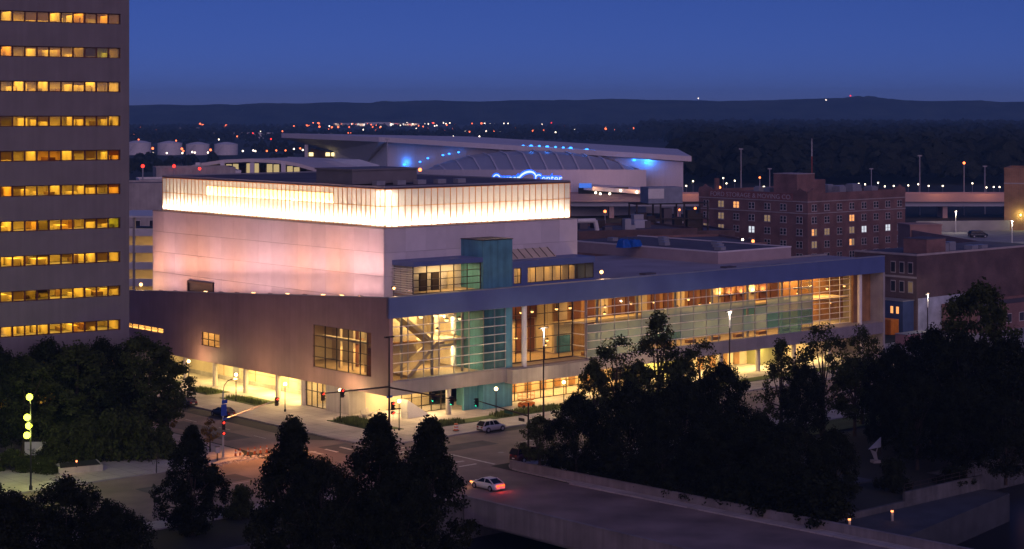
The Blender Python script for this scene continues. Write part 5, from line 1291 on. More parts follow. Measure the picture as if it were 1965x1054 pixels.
# brick storage building
cb = P(1550, 513, 528); cb.z = 0
ft = thing('brick_warehouse', 'six storey red brick warehouse with painted white lettering under its roofline', 'warehouse', cb, TH)
lv_ = L(cb)
wyF = fy(1341, lv_[0]) - lv_[1]; wxF = fx(1737, lv_[1]) - lv_[0]
HF = 20.0
MB().box(0, 0, 0, wxF, wyF, HF).build('wall', red, ft)
MB().box(.3, .3, HF, wxF - .3, wyF - .3, HF + .08).build('roof', roofm, ft)
pa = MB(); pa.box(-.08, -.08, HF, wxF + .08, .35, HF + 1.2); pa.box(-.08, .35, HF, .35, wyF + .08, HF + 1.2); pa.box(wxF - .35, .35, HF, wxF + .08, wyF + .08, HF + 1.0); pa.box(.35, wyF - .35, HF, wxF - .35, wyF + .08, HF + 1.0)
pa.build('parapet', red, ft)
def gable(axis, a0, a1):
    m = MB(); z0 = HF + 1.2
    pr = [(a0, 0), (a0, .5), ((a0 * 2 + a1) / 3, .9), ((a0 + a1) / 2, 1.5), ((a0 + 2 * a1) / 3, .9), (a1, .5), (a1, 0)]
    for s_, d in ((-.10, 0), (.34, 0)):
        m.face([((u, s_, z0 + w) if axis == 'y' else (s_, u, z0 + w)) for u, w in pr])
    for (u, w), (u2, w2) in zip(pr, pr[1:]):
        m.face([((u, -.1, z0 + w) if axis == 'y' else (-.1, u, z0 + w)), ((u2, -.1, z0 + w2) if axis == 'y' else (-.1, u2, z0 + w2)), ((u2, .34, z0 + w2) if axis == 'y' else (.34, u2, z0 + w2)), ((u, .34, z0 + w) if axis == 'y' else (.34, u, z0 + w))])
    m.build('gable', red, ft)
gable('y', .2, 5.2); gable('y', wxF - 5.2, wxF - .2); gable('x', .5, 5.2); gable('x', wyF - 5.2, wyF - .2)
for z in (15.2, 18.6):
    co = MB(); co.box(-.14, -.14, z, wxF + .1, -.003, z + .28); co.box(-.14, -.003, z, -.003, wyF + .1, z + .28); co.build('stone_course', stone, ft)
rw_ = random.Random(3)
litF = {('x', 4, 4): litw_, ('x', 3, 2): litw3, ('y', 3, 3): litw_, ('y', 3, 1): litw_, ('y', 0, 2): litw_, ('y', 1, 2): litw2, ('y', 4, 2): litw3, ('y', 6, 2): litw3, ('x', 6, 2): litw2, ('x', 5, 3): litw2, ('x', 2, 3): litw2, ('x', 5, 2): litw2, ('y', 3, 2): litw2, ('y', 0, 1): litw2}
for j in range(5):
    z = 1.9 + 3.55 * j
    for face, n, ln in (('x', 7, wyF), ('y', 8, wxF)):
        for i in range(n):
            c_ = ln * (i + .5) / n
            gm = litF.get((face, i, j)) or (litw2 if rw_.random() < .07 else darkglass)
            for s_ in (-.62, .62):
                gx = gm if not (gm in (litw_, litw3) and rw_.random() < .2) else litw2
                if face == 'y':
                    f = pc('window', white, ft, c_ + s_ - .52, -.05, z - .08, c_ + s_ + .52, -.004, z + 1.85)
                    pc('pane', gx, ft, c_ + s_ - .42, -.085, z, c_ + s_ + .42, -.055, z + .82); pc('pane', gx, ft, c_ + s_ - .42, -.075, z + .92, c_ + s_ + .42, -.055, z + 1.75)
                else:
                    f = pc('window', white, ft, -.05, c_ + s_ - .52, z - .08, -.004, c_ + s_ + .52, z + 1.85)
                    pc('pane', gx, ft, -.085, c_ + s_ - .42, z, -.055, c_ + s_ + .42, z + .82); pc('pane', gx, ft, -.075, c_ + s_ - .42, z + .92, -.055, c_ + s_ + .42, z + 1.75)
            if face == 'y': pc('sill', stone, ft, c_ - 1.3, -.16, z - .3, c_ + 1.3, -.004, z - .09)
            else: pc('sill', stone, ft, -.16, c_ - 1.3, z - .3, -.004, c_ + 1.3, z - .09)
sb0, sb1 = fy(1522, lv_[0]) - lv_[1], fy(1361, lv_[0]) - lv_[1]
sp_ = MB().box(-.12, sb0, 18.95, -.09, sb1, 21.0).build('sign_band', mat('faded_red_band', (.26, .10, .09), .8, .2, .6), ft)
me = text('FORD STORAGE & MOVING CO.', 1.9, mat('faded_white_letters', (.50, .46, .45), .8, .15, 1.5), .01)
w_ = max(v.co.x for v in me.vertices)
o = bpy.data.objects.new('lettering', me); COL.objects.link(o); o.parent = sp_
o.rotation_euler = (R(90), 0, R(-90)); o.location = (-.135, sb1 - .5, 19.3); o.scale = ((sb1 - sb0 - 1) / w_, 1, 1)
p0 = L(P(1497, 375, 545)); p1 = L(P(1537, 378, 540))
px_, py_ = lv_[0], lv_[1]
pw = MB(); pw.box(6, 9, HF + .08, 14, 18, HF + 6.3); pw.build('penthouse', red, ft); MB().box(5.9, 8.9, HF + 6.3, 14.1, 18.1, HF + 6.5).build('penthouse_coping', stone, ft)
MB().box(14, 9, HF + .08, 19, 16, HF + 4.6).build('penthouse', red, ft)
for i, (x, y, sx, sy, h_) in enumerate(((4, 22, 2.2, 2, 2.2), (9, 22, 2.5, 3, 1.7), (22, 6, 3, 3, 2.2), (27, 5, 4, 3, 2.8), (32, 7, 2, 2, 1.5), (36, 5, 3, 3, 1.9), (24, 12, 3, 4, 2.5), (30, 14, 5, 2, 2.0))):
    MB().box(x, y, HF + .081, x + sx, y + sy, HF + h_).box(x + .3, y + .3, HF + h_, x + sx - .3, y + sy - .3, HF + h_ + .3).build('roof_unit', steel, ft)
MB().tube((1.5, wyF - 6, HF + .08), (1.5, wyF - 6, HF + 4.6), .8, n=10).build('chimney', red, ft)
an = P(1558, 345, 545); an.z = 0
t = thing('antenna_mast', 'tall thin radio mast with red base on the brick warehouse roof', 'mast', an)
MB().tube((0, 0, HF + 4), (0, 0, HF + 11.5), .16, n=6).build('lower_mast', mat('mast_red', (.35, .08, .06)), t)
MB().tube((0, 0, HF + 11.5), (0, 0, 45 - (266 - HZ) * an.y / F), .14, .08, 6).build('upper_mast', white, t)
# dark brick building at the right with the white wall, the hut and the container below it
rb_ = P(1759, 640, 371); rb_.z = 0; l2 = L(rb_)
bt = thing('brick_store', 'dark brick store with a blank side wall and small roof house', 'store', rb_, TH)
wy2 = fy(1700, l2[0]) - l2[1]
MB().box(0, 0, 0, 46, wy2 + 8, 15.6).build('wall', red2, bt)
MB().box(-.1, -.1, 15.6, 46.1, .3, 16.0).box(-.1, .3, 15.6, .3, wy2 + 8, 16.0).build('coping', stone, bt)
MB().box(.3, .3, 15.6, 46, wy2 + 8, 15.7).build('roof', roofm, bt)
MB().box(5, 1.2, 15.7, 11.5, 7, 18.6).build('roof_house', red, bt); MB().box(4.9, 1.1, 18.6, 11.6, 7.1, 18.75).build('roof_house_cap', roofm, bt)
for x, y, h_ in ((13, 3, 1.6), (16, 3.4, 1.8), (22, 2, .9), (27, 3, .7)): MB().box(x, y, 15.7, x + 2.2, y + 2, 15.7 + h_).build('roof_unit', steel, bt)
for j in range(3):
    for i in range(3):
        c_ = .9 + i * (wy2 - 1.2) / 3 + .6; z = 4.3 + j * 3.9
        gm = litw3 if (i, j) == (0, 1) else darkglass
        pc('window_frame', stone, bt, -.06, c_ - .62, z - .2, -.004, c_ + .62, z + 2.2); pc('pane', gm if gm is darkglass else blind, bt, -.09, c_ - .5, z, -.065, c_ + .5, z + 2.0)
MB().box(-.08, 0, 11.0, -.003, wy2 + 4, 11.4).build('stone_course', stone, bt)
peel = mat('peeling_white_paint', (.40, .43, .50), .85, .35, .35)
MB().box(.4, -.14, .2, 20, -.01, 7.0).build('painted_wall', peel, bt)
w3_ = G(1770, 640); w3_ = W(l2[0] + 8, l2[1] - 9)
block('brick_shed', 'low red brick shed with arched windows below the blank wall', 'shed', w3_, TH, 40, 8.6, 5.4, red, 9, 0, 1, 1.6, 3, ww=1.6, wh=1.7)
hb = G(1757, 640); lh = L(hb)
ht = thing('blue_hut', 'dark blue two storey hut with four small lit windows', 'hut', W(l2[0] - 3.75, l2[1] + .6), TH)
wy3 = 9
blh = mat('blue_hut_paint', (.045, .07, .16), .7, .15, .8)
MB().box(0, 0, 0, 3.6, 10.5, 6.6).build('wall', blh, ht); MB().box(-.1, -.1, 6.6, 3.7, 10.6, 6.75).build('roof', steel, ht)
for y in (1.0, 2.4, 5.4, 8.6): pc('window', litw_, ht, -.05, y, 4.1, -.004, y + .62, 5.5)
t = thing('container', 'orange shipping container at the end of the hall', 'container', W(l2[0] - 4.3, l2[1] + 1.2), TH)
oc = mat('orange_container', (.55, .17, .015), .6, .15, 1)
MB().box(-2.6, 0, .1, 0, 6.5, 3.0).build('box', oc, t)
rbm = MB()
for i in range(14): rbm.box(-2.66, .2 + i * .45, .2, -2.603, .42 + i * .45, 2.9)
for i in range(5): rbm.box(-2.5 + i * .52, -.06, .2, -2.28 + i * .52, -.003, 2.9)
rbm.build('ribs', oc, t); MB().box(-2.62, -.02, 3.0, .02, 6.52, 3.08).build('roof', oc, t)
t = thing('site_trailer', 'dusky pink site trailer beside the orange container', 'trailer', G(1764, 664), TH)
MB().box(-4, 0, .5, 3, 2.6, 2.4).build('body', mat('pink_trailer', (.36, .20, .20), .7, .1), t); MB().box(-4.1, -.1, 2.4, 3.1, 2.7, 2.5).build('roof', steel, t)
for x in (-2, 1): MB().tube((x, -.05, .4), (x, .25, .4), .4, n=12).build('wheel', rubber, t)
pc('window', darkglass, t, -3, -.04, 1.3, -1.8, -.004, 2.1); pc('door', steel, t, .4, -.04, .6, 1.3, -.004, 2.3)
# parking garage at the right
RG = R(10)
ga = Vector((111.7, 395, 0))
pk_ = thing('parking_garage', 'pinkish concrete parking garage with an open roof deck', 'parking garage', ga, RG)
gpk = mat('garage_concrete', (.34, .205, .175), .85, .12, .3)
gcon = mat('garage_deck', (.30, .28, .28), .85, .15, .3)
ZR = 14.0
MB().box(.36, 0, ZR - .6, 60, 65.7, ZR - .2).box(8.3, 65.7, ZR - .6, 60, 80, ZR - .2).build('roof_deck', gcon, pk_)
MB().box(0, 0, ZR - 1.5, .35, 66, ZR + 1.1).build('parapet', gpk, pk_)
MB().box(0, 0, 8.3, .35, 66, 10.1).build('parapet', gpk, pk_)
MB().box(0, 0, 0, 60, 66, 8.29).build('lower_wall', gpk, pk_)
MB().box(12, 0, 8.3, 12.3, 66, ZR - .61).build('inner_wall', gcon, pk_)
for i in range(9): MB().box(.02, i * 8.2, 10.1, .6, i * 8.2 + .8, ZR - 1.5).build('column', gpk, pk_)
MB().box(7, 80, ZR - .2, 60, 80.4, ZR + 2.4).build('ramp_wall', gcon, pk_)
MB().box(-.4, 66, 0, 8, 74, ZR + 2.2).box(-.6, 65.8, ZR + 2.2, 8.2, 74.2, ZR + 2.5).build('stair_tower', gpk, pk_)
for y in (8, 26, 44, 60): light('garage_light', 'AREA', (5, y, ZR - .7), 420, (1, .80, .60), pk_, (0, 0, 0), 3, 10)
for px, py, yy, nm in ((1942, 488, 430, 'lamp post on the garage roof deck at the right'), (1834, 440, 470, 'lamp post at the far end of the garage roof deck')):
    a = P(px, py, yy); t = thing('deck_lamp', nm, 'street lamp', (a.x, a.y, 0))
    MB().tube((0, 0, ZR - .2), (0, 0, ZR + 5.2), .10, n=6).build('post', white, t); MB().box(-.5, -.2, ZR + 5.2, .5, .2, ZR + 5.35).build('lamp_head', dark, t)
    light('deck_glow', 'POINT', (0, -.3, ZR + 5.0), 700, (1, .88, .70), t, radius=.2)
c_ = P(1877, 452, 452); car('dark sport utility car parked alone on the garage roof deck', (c_.x, c_.y, ZR - .2), RG, paint('slate_paint', (.035, .04, .05)), 4.7, 1.85, 1.75, 'van')
c_ = P(1932, 492, 417); car('white sedan parked on the lit level beneath the garage roof', (c_.x, c_.y, 8.31), RG + .2, paint('garage_white_paint', (.7, .7, .7)), 4.7, 1.8, 1.45)
MB().box(.5, 0, 8.29, 12, 66, 8.305).build('lower_deck', gcon, pk_)
tb_ = P(1927, 470, 480); tb_.z = 0
t = block('brick_tower', 'tall orange brick block cut by the right edge of the picture', 'building', tb_, -.35, 30, 20, 45 - (322 - HZ) * 480 / F, tan, 0, 0, 0)
zz = 45 - (353 - HZ) * 480 / F
MB().box(-.08, -.1, zz, 30, -.003, zz + .3).build('stone_course', stone, t)
a = Vector((4.2, -.5, 45 - (412 - HZ) * 480 / F)); MB().ball(a, .3, 8).build('wall_lamp', emit('yellow_wall_lamp', (.9, 1, .2), 6), t); light('wall_glow', 'POINT', a + Vector((0, -.5, 0)), 300, (.95, .9, .25), t, radius=.3)
# highway
hw = thing('highway_overpass', 'long concrete highway overpass passing behind the brick warehouse', 'overpass', (0, 775, 0))
hwm = mat('highway_concrete', (.48, .33, .30), .85, .12, .05)
xl_, xr_ = P(1000, 0, 775).x, P(2150, 0, 775).x
MB().box(xl_, -8, 7.2, xr_, 8, 8.6).build('deck', hwm, hw)
for yy in (-8.4, 8):
    MB().box(xl_, yy, 7.0, xr_, yy + .4, 10.3).build('parapet', hwm, hw)
MB().box(xl_, -6.5, 5.0, xr_, -5.5, 7.2).box(xl_, 0, 5.0, xr_, 1, 7.2).build('girder', arm2, hw)
for i in range(10):
    x = xl_ + 10 + i * 28; MB().box(x - 1, -5, 0, x + 1, 5, 5).build('pier', hwm, hw)
for i, x in enumerate((1130, 1215, 1320, 1790, 1880)):
    a = P(x, 0, 775); light('road_light', 'POINT', (a.x, -13, 15), 1500, (1, .42, .16), hw, radius=.4)
# industrial roofs between hall and highway
pw_ = P(1110, 470, 470); pw_.z = 0
t = block('brick_works', 'dark brick works behind the hall crowded with rooftop pipes', 'works', W(*L(pw_)), TH - R(20), 34, 26, 14.2, red2, 0, 0, 0)
rr = random.Random(8)
for i in range(12):
    x, y = rr.uniform(2, 30), rr.uniform(2, 22); h_ = rr.uniform(1, 3.5)
    MB().box(x, y, 13.67, x + rr.uniform(1.5, 4), y + rr.uniform(1.5, 3), 13.6 + h_).build('roof_unit', rr.choice((steel, dark, arm2, roofm)), t)
dc = MB(); dc.tube((1, 3, 16.6), (6, 3, 16.6), .6, n=10); dc.tube((6, 3, 16.6), (6.6, 3, 14.0), .6, n=10); dc.build('duct', white, t)
pw_ = P(1215, 468, 500); pw_.z = 0
t = block('plant_building', 'brick plant with dark steel frames and a grey cooling box on stilts', 'plant', pw_, TH - R(25), 30, 30, 12.0, red2, 0, 0, 0)
fm = MB()
for x in (2, 9, 16, 23):
    for y in (3, 9): fm.box(x, y, 11.5, x + .4, y + .4, 19.5)
for z in (15, 19.2):
    for y in (3, 9): fm.box(2, y, z, 23.4, y + .35, z + .35)
    for x in (2, 9, 16, 23): fm.box(x, 3.4, z, x + .35, 9, z + .3)
fm.build('steel_frame', dark, t)
for x, y, h_ in ((3, 4, 17), (6, 5, 16), (10.5, 4, 18), (14, 5, 15.5), (17.5, 4, 17.5), (20, 5, 16.5)): MB().box(x, y, 11.5, x + 2.4, y + 3, h_).build('process_unit', rr.choice((dark, roofm, dark)), t)
MB().box(5, 1.5, 19.6, 15, 8, 24.0).build('cooling_box', mat('cooling_box', (.25, .28, .34), .7, .15, .6), t); MB().box(4.9, 1.3, 20.9, 9.5, 1.48, 23.6).build('louvre_panel', white, t)
pw_ = P(1280, 490, 440); pw_.z = 0
block('red_store', 'plain red brick store next to the six storey warehouse', 'store', pw_, TH - R(25), 26, 30, 13.0, red, 0, 0, 0)
pw_ = P(1288, 460, 640); pw_.z = 0
block('white_shed', 'small white shed between plant and brick warehouse', 'shed', pw_, TH - R(25), 12, 14, 5.5, white, 0, 0, 0)
tarp = mat('blue_tarpaulin', (.01, .10, .42), .5, .25, 1.2, .4, 3)
c3 = G(1196, 476, 19.7); 
for i, (dx, w_, h_) in enumerate(((0, 2.6, 1.55), (3.0, 3.2, 1.3))):
    t = MB(); n_ = 6; rr = random.Random(i)
    for a in range(n_):
        for b in range(4):
            def pt(u, v):
                e = min(u, n_ - u, v * 1.5, (4 - v) * 1.5); return (u / n_ * w_, v / 4 * 2.4, min(1, e / 1.2) * h_ + .12 * math.sin(u * 3.1 + v * 2 + i) * (e > 0))
            t.face([pt(a, b), pt(a + 1, b), pt(a + 1, b + 1), pt(a, b + 1)])
    o = t.build('tarpaulin', tarp, None, W(L(c3)[0] + dx, L(c3)[1] + .5 * i, 19.68), TH); tag(o, ('tall blue tarpaulin covered heap on the rear hall roof', 'lower wide blue tarpaulin covered heap on the rear hall roof')[i], 'tarpaulin')
# lit parking garage between office tower and hall
gl_ = P(210, 560, 352); gl_.z = 0
t = thing('parking_garage', 'lit parking garage with amber bays behind the office tower', 'parking garage', gl_, TH - R(45))
for i in range(5):
    z = 8.5 + 3.2 * i
    MB().box(0, 0, z, 14, 20, z + .35).build('deck', gcon, t); MB().box(0, -.25, z - .3, 14, -.01, z + 1.15).build('spandrel', white, t)
    if i < 4: MB().box(0, 8, z + .36, 14, 8.3, z + 3.19).build('inner_wall', inwall, t); light('garage_light', 'AREA', (7, 3, z + 3.1), 600, (1, .60, .18), t, (0, 0, 0), 12, 3)
MB().box(0, .1, 0, 14, 20, 8.1).build('lower_wall', conc, t)
for x in (4.6, 9.2, 13.6): MB().box(x, -.3, 8.2, x + .45, .3, 24.5).build('column', conc, t)
MB().box(-1, -.8, 24.6, 15, 20, 24.9).build('canopy', white, t); light('garage_light', 'AREA', (7, 2, 24.5), 250, (1, .70, .40), t, (0, 0, 0), 12, 2)
# low buildings at the left behind the glass band
for (px, py, y, wx, wy, top_, m_, lb) in ((268, 395, 520, 16, 20, 345, white, 'pale office block left of the glass band'), (300, 392, 560, 24, 18, 322, conc, 'grey block left of the arched hall'), (222, 420, 470, 22, 20, 352, conc, 'grey low block beside the office tower'), (352, 380, 640, 20, 20, 328, arm_, 'plain grey block before the arched hall')):
    a = P(px, py, y); block('low_block', lb, 'building', (a.x, a.y, 0), .25, wx, wy, EYE - (top_ - HZ) * y / F, m_, 6, 0, 5, 2, 3.3, lit=((('y', 1, 3)), ('y', 4, 2)), litm=litw2)
# ------------------------------------------------------------------ hills, woods, far lights
hm = MB(); prof_ = [(-200, 203), (100, 201), (250, 200), (300, 198), (350, 199.5), (390, 197.5), (440, 199), (500, 197), (560, 196), (640, 193.5), (700, 195), (770, 192.5), (830, 190.5), (900, 191), (980, 189.5), (1060, 190), (1150, 188), (1230, 188.5), (1320, 189.5), (1400, 191.5), (1470, 188), (1560, 187.5), (1640, 184.5), (1700, 187.5), (1780, 191), (1860, 190.5), (1930, 193.5), (2100, 192), (2300, 196)]
def crest(x):
    for (a, b), (c, d) in zip(prof_, prof_[1:]):
        if a <= x <= c: return b + (d - b) * (x - a) / (c - a)
NX, NYH = 1300, 14; k0 = 0
for j in range(NYH + 1):
    y = 5900 + 900 * j / NYH
    for i in range(NX + 1):
        px = -200 + 2500 * i / NX; x = (px - CX) * 6500 / F
        zc = EYE - (crest(px) - HZ) * 6500 / F
        u = j / NYH; s_ = min(1, max(0, (y - 5900) / 600)); s_ = s_ * s_ * (3 - 2 * s_)
        nz_ = noise.noise(Vector((x * .004, y * .004, 1))) * 14 + noise.noise(Vector((x * .013, y * .013, 4))) * 7 + noise.noise(Vector((x * .05, y * .05, 7))) * 3.0 + noise.noise(Vector((x * .16, y * .16, 2))) * 2.6
        hm.v.append((x, y, s_ * (zc - 6) + nz_ * min(1, s_ * 2) * (1.0 if s_ < .99 else .35)))
for j in range(NYH):
    for i in range(NX):
        a = j * (NX + 1) + i; hm.f.append((a, a + 1, a + NX + 2, a + NX + 1)); hm.m.append(0)
ho = hm.build('wooded_hills', hillm, kind='structure')
for p_ in ho.data.polygons: p_.use_smooth = True
def wood(name, pxr, yr, n, hr, seed, m_, skip=None):
    """a far wood that reads as one mass: each crown is a dome of ragged leaf clumps"""
    rr = random.Random(seed); v, f = [], []
    for q in range(n):
        y = yr[0] * (yr[1] / yr[0]) ** rr.random(); px = rr.uniform(*pxr); x = (px - CX) * y / F
        if skip and skip(px, y, x, rr): continue
        h = rr.uniform(*hr); r_ = h * rr.uniform(.34, .52); nf = 46 if y < 2200 else 26
        for i in range(nf):
            a = rr.uniform(0, 6.283); u = rr.random(); zz = 1 - 1.15 * u; rad = r_ * math.sqrt(max(0, 1 - max(0, zz) ** 2)) * rr.uniform(.8, 1.1)
            c = Vector((x + rad * math.cos(a), y + rad * math.sin(a), h * .48 + zz * h * .5)); s_ = r_ * rr.uniform(.28, .5)
            nn = Vector((math.cos(a) * .8, math.sin(a) * .8, zz + rr.gauss(.2, .3))).normalized(); t1 = nn.orthogonal().normalized(); t1 = Matrix.Rotation(rr.uniform(0, 6.28), 3, nn) @ t1; t2 = nn.cross(t1); k = len(v)
            v += [tuple(c - t1 * s_), tuple(c + t2 * s_ * .9 + nn * .2 * s_), tuple(c + t1 * s_), tuple(c - t2 * s_ * .9 - nn * .2 * s_)]; f.append((k, k + 1, k + 2, k + 3))
    me = bpy.data.meshes.new(name); me.from_pydata(v, [], f); me.materials.append(m_); me.update()
    o = bpy.data.objects.new(name, me); COL.objects.link(o); o['kind'] = 'stuff'; return o
fl = leafmat('far_leaves', (.036, .042, .026))
def rightmask(px, y, x, rr):
    lim = 1310 + 60 * noise.noise(Vector((y * .002, 0, 0)))
    return px < lim and y < 2600
wood('riverside_woods', (1230, 2080), (1120, 4300), 4200, (13, 27), 21, fl, rightmask)
wood('far_woods', (200, 1330), (2500, 4700), 2600, (8, 15), 22, fl, lambda px, y, x, rr: noise.noise(Vector((x * .0022, y * .0016, 3))) < -.08)
wood('mid_woods', (230, 720), (1250, 2400), 420, (6, 11), 23, fl, lambda px, y, x, rr: noise.noise(Vector((x * .008, y * .005, 9))) < .02 or (1700 < y < 2000 and px < 470))
# distant sheds and terminal
for (px, py, y, w_, d_, h_, m_, lb) in ((395, 262, 3000, 105, 40, 9, white, 'long pale shed behind the storage tanks'), (545, 262, 3000, 80, 40, 8, conc, 'grey shed on the plain left of the arena'), (700, 240, 5300, 70, 60, 12, white, 'pale hangar on the far plain'), (335, 250, 3900, 60, 40, 9, white, 'small pale shed on the plain near the tower')):
    a = P(px, py, y); block('far_shed', lb, 'shed', (a.x, a.y, 0), 0, w_, d_, h_, m_, 0, 0, 0)
a = P(640, 238, 5350)
t = thing('airport_terminal', 'long brightly lit low terminal on the far plain', 'terminal', (a.x, a.y, 0))
wT = 250
MB().box(0, 0, 0, wT, 40, 9).build('wall', white, t); MB().box(-2, -2, 9, wT + 2, 42, 10).build('roof', steel, t)
tl = (emit('terminal_light', (1, .62, .42), 1.6), emit('terminal_red', (1, .20, .16), 2.0), emit('terminal_white', (1, .9, .8), 3.0))
rr = random.Random(2)
for i in range(40):
    if 3 < i < 12 and rr.random() < .6: continue
    MB().box(4 + i * 6, -2.5, 1 + rr.uniform(0, 2), 8.6 + i * 6, -2.1, 6.5 + rr.uniform(0, 2)).build('lit_bay', rr.choice(tl), t)
lo_, lw_, lr_ = emit('orange_far_lamp', (1, .16, .05), 4.5), emit('white_far_lamp', (1, .80, .62), 5), emit('red_far_lamp', (1, .03, .02), 4)
lamps = [(384, 238, 'O'), (389, 240, 'O'), (434, 241, 'O'), (430, 244, 'o'), (359, 232, 'r'), (256, 259, 'o'), (266, 268, 'o'), (293, 285, 'O'), (293, 294, 'w'), (271, 296, 'o'), (320, 294, 'w'), (349, 286, 'O'), (352, 290, 'o'), (350, 294, 'w'), (369, 292, 'w'), (374, 293, 'w'), (404, 288, 'O'), (399, 293, 'w'), (443, 255, 'o'), (412, 257, 'w'), (485, 256, 'r'), (564, 242, 'o'), (520, 267, 'r'),
         (466, 290, 'w'), (486, 289, 'w'), (490, 290, 'w'), (512, 290, 'o'), (530, 289, 'o'), (548, 289, 'o'), (564, 286, 'w'), (576, 285, 'o'), (581, 288, 'w'), (601, 236, 'o'), (610, 236, 'o'), (586, 239, 'o'), (588, 245, 'w'), (649, 244, 'O'), (670, 244, 'o'), (652, 255, 'w'), (662, 256, 'o'), (668, 256, 'o'), (673, 256, 'o'), (692, 256, 'w'), (697, 249, 'w'), (715, 244, 'o'), (736, 247, 'O'), (799, 247, 'w'), (820, 247, 'O'), (822, 238, 'w'), (830, 236, 'r'), (851, 236, 'w'),
         (906, 237, 'o'), (924, 237, 'O'), (930, 237, 'w'), (940, 238, 'w'), (950, 238, 'w'), (967, 237, 'w'), (975, 237, 'w'), (893, 253, 'w'), (901, 253, 'o'), (933, 252, 'w'), (947, 253, 'O'), (961, 252, 'w'), (984, 258, 'w'), (1016, 231, 'w'), (1024, 233, 'O'), (1058, 236, 'r'), (1116, 244, 'w'), (1124, 247, 'w'), (1163, 244, 'w'), (1066, 254, 'w'), (1245, 243, 'w'), (1340, 247, 'o'), (1380, 247, 'o'), (1402, 250, 'O'), (1414, 248, 'o'), (1454, 246, 'o'), (1470, 249, 'O'), (1487, 249, 'O'), (1504, 250, 'o'), (1536, 239, 'r'), (1551, 239, 'r'), (1324, 262, 'w'),
         (270, 244, 'o'), (300, 250, 'o'), (316, 262, 'w'), (338, 270, 'o'), (420, 268, 'w'), (455, 262, 'o'), (500, 252, 'w'), (542, 252, 'o'), (556, 262, 'w'), (590, 262, 'o'), (620, 240, 'o'), (632, 242, 'w'), (676, 238, 'o'), (683, 238, 'o'), (706, 238, 'o'), (760, 240, 'o'), (812, 243, 'o'), (838, 241, 'w'), (872, 240, 'o'), (990, 246, 'o'), (1008, 240, 'w'), (1040, 239, 'w'), (1084, 242, 'o'), (1140, 240, 'w'), (1205, 246, 'o'), (1268, 246, 'w'), (1292, 247, 'o'), (1366, 248, 'o'), (1432, 249, 'o'), (1520, 247, 'o'), (862, 252, 'w'), (870, 262, 'w'), (920, 262, 'w'), (752, 258, 'o'), (781, 236, 'w'), (792, 238, 'w'), (1340, 189, 'w'), (1632, 184, 'r'), (1585, 192, 'w')]
rl_ = random.Random(77)
for i in range(46):
    lamps.append((rl_.uniform(560, 880) if i < 32 else rl_.uniform(1000, 1500), rl_.choice((rl_.uniform(236, 242), rl_.uniform(238, 252))) if i < 32 else rl_.uniform(246, 252), rl_.choice('oowO')))
lampm = {}
for c_, m_, r_ in (('O', lo_, 1.0), ('o', lo_, .62), ('w', lw_, .60), ('r', lr_, .62)): lampm[c_] = (m_, r_)
for px, py, c_ in lamps:
    m_, r_ = lampm[c_]
    if py < 226: y = 6350; zb = EYE - (py - HZ) * y / F - 12
    else: y = F * (EYE - 9) / (py - HZ); zb = 0
    y = min(y, 6350); a = P(px, py, y)
    q = MB(); q.tube((0, 0, zb), (0, 0, a.z), .12, n=5, m=1); q.ball((0, 0, a.z), r_ * y / 2100 + .3, 8)
    o = q.build('distant_lamp', [m_, dark], None, (a.x, a.y, 0))
    if c_ in 'Oo': tag(o, 'tiny orange lamp glowing on the far plain', 'lamp', 'orange lamps on the far plain')
    elif c_ == 'w': tag(o, 'tiny white lamp glowing on the far plain', 'lamp', 'white lamps on the far plain')
    else: tag(o, 'tiny red lamp glowing on the far plain', 'lamp', 'red lamps on the far plain')
# nearer lamps and poles behind the hall
def far_pole(px, ybase, ytop_, y, label, lit=None, r_=.5):
    a = P(px, ytop_, y); t = thing('tall_lamp_pole', label, 'lamp pole', (a.x, a.y, 0))
    MB().tube((0, 0, 0), (0, 0, a.z), .32, .18, 8).build('pole', steel, t)
    if lit: MB().ball((0, 0, a.z), r_, 10).build('lamp', lit, t)
    else: MB().box(-.9, -.3, a.z, .9, .3, a.z + .4).build('lamp_head', steel, t)
ol = emit('orange_road_lamp', (1, .20, .06), 5)
for a in ((1422, 0, 287, 800, 'plain pole left of the brick warehouse roof'), (1765, 0, 300, 790, 'plain pole above the highway right of the warehouse'), (1890, 0, 320, 800, 'shorter pole at the right of the highway'), (1477, 0, 325, 820, 'short pole above the warehouse lettering'), (1672, 0, 325, 850, 'short pole over the warehouse roof units'), (743, 0, 268, 720, 'pole standing before the arena corner')): far_pole(*a)
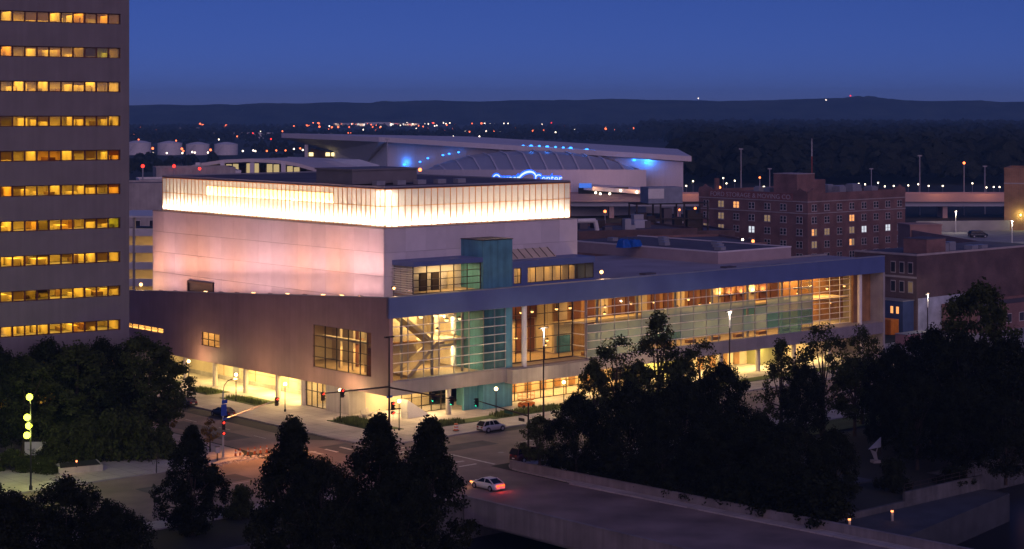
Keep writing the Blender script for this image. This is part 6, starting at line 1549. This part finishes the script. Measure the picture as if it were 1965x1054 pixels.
for px, py, y, m_, r_, lb in ((1850, 313, 790, ol, .55, 'tall pole with orange lamp above the highway'), (806, 326, 560, ol, .55, 'orange lamp pole behind the hall roof'), (1161, 406, 620, ol, .5, 'orange lamp pole behind the works'), (1381, 360, 640, ol, .5, 'orange lamp pole over the warehouse gable'), (1466, 360, 640, white_l, .5, 'white lamp pole over the warehouse lettering'), (1458, 341, 760, ol, .4, 'small orange lamp pole beyond the warehouse'),
        (1304, 403, 600, ol, .35, 'first orange lamp pole left of the warehouse'), (1322, 406, 600, ol, .35, 'middle orange lamp pole left of the warehouse'), (1334, 400, 600, ol, .4, 'orange lamp pole nearest the warehouse wall'), (1445, 463, 420, ol, .38, 'orange lamp pole before the warehouse front'), (1425, 460, 420, white_l, .28, 'white lamp pole before the warehouse front'),
        (334, 319, 560, lr_, .5, 'red topped pole before the arched hall'), (274, 319, 520, lr_, .5, 'red topped pole near the office tower'), (383, 324, 560, lr_, .45, 'red topped pole right of the grey blocks')):
    far_pole(px, 0, py, y, lb, m_, r_)
for px, py in ((1388, 342), (1394, 352), (1410, 347), (1648, 353), (1660, 354), (1698, 358), (1715, 357), (1743, 356), (1762, 354), (1782, 357), (1809, 357), (1866, 352), (1893, 360), (1907, 359), (1918, 359), (1330, 348), (1317, 357), (1685, 351)):
    y = 1000; a = P(px, py, y); q = MB(); q.tube((0, 0, 0), (0, 0, a.z), .1, n=5, m=1); q.ball((0, 0, a.z), .42, 8)
    tag(q.build('yard_lamp', [white_l, steel], None, (a.x, a.y, 0)), 'small white yard lamp beyond the highway and the warehouse', 'lamp', 'white yard lamps beyond the highway')

# ------------------------------------------------------------------ air
vm_, vn, vl, vo = base('dusk_haze')
pv_ = vn.new('ShaderNodeVolumePrincipled'); pv_.inputs['Color'].default_value = (.34, .66, 1, 1); pv_.inputs['Density'].default_value = 0.00012; pv_.inputs['Anisotropy'].default_value = 0
vl.new(pv_.outputs[0], vo.inputs['Volume'])
hz = MB().box(-7800, -300, -6, 7800, 7300, 125).build('haze', vm_, kind='stuff')
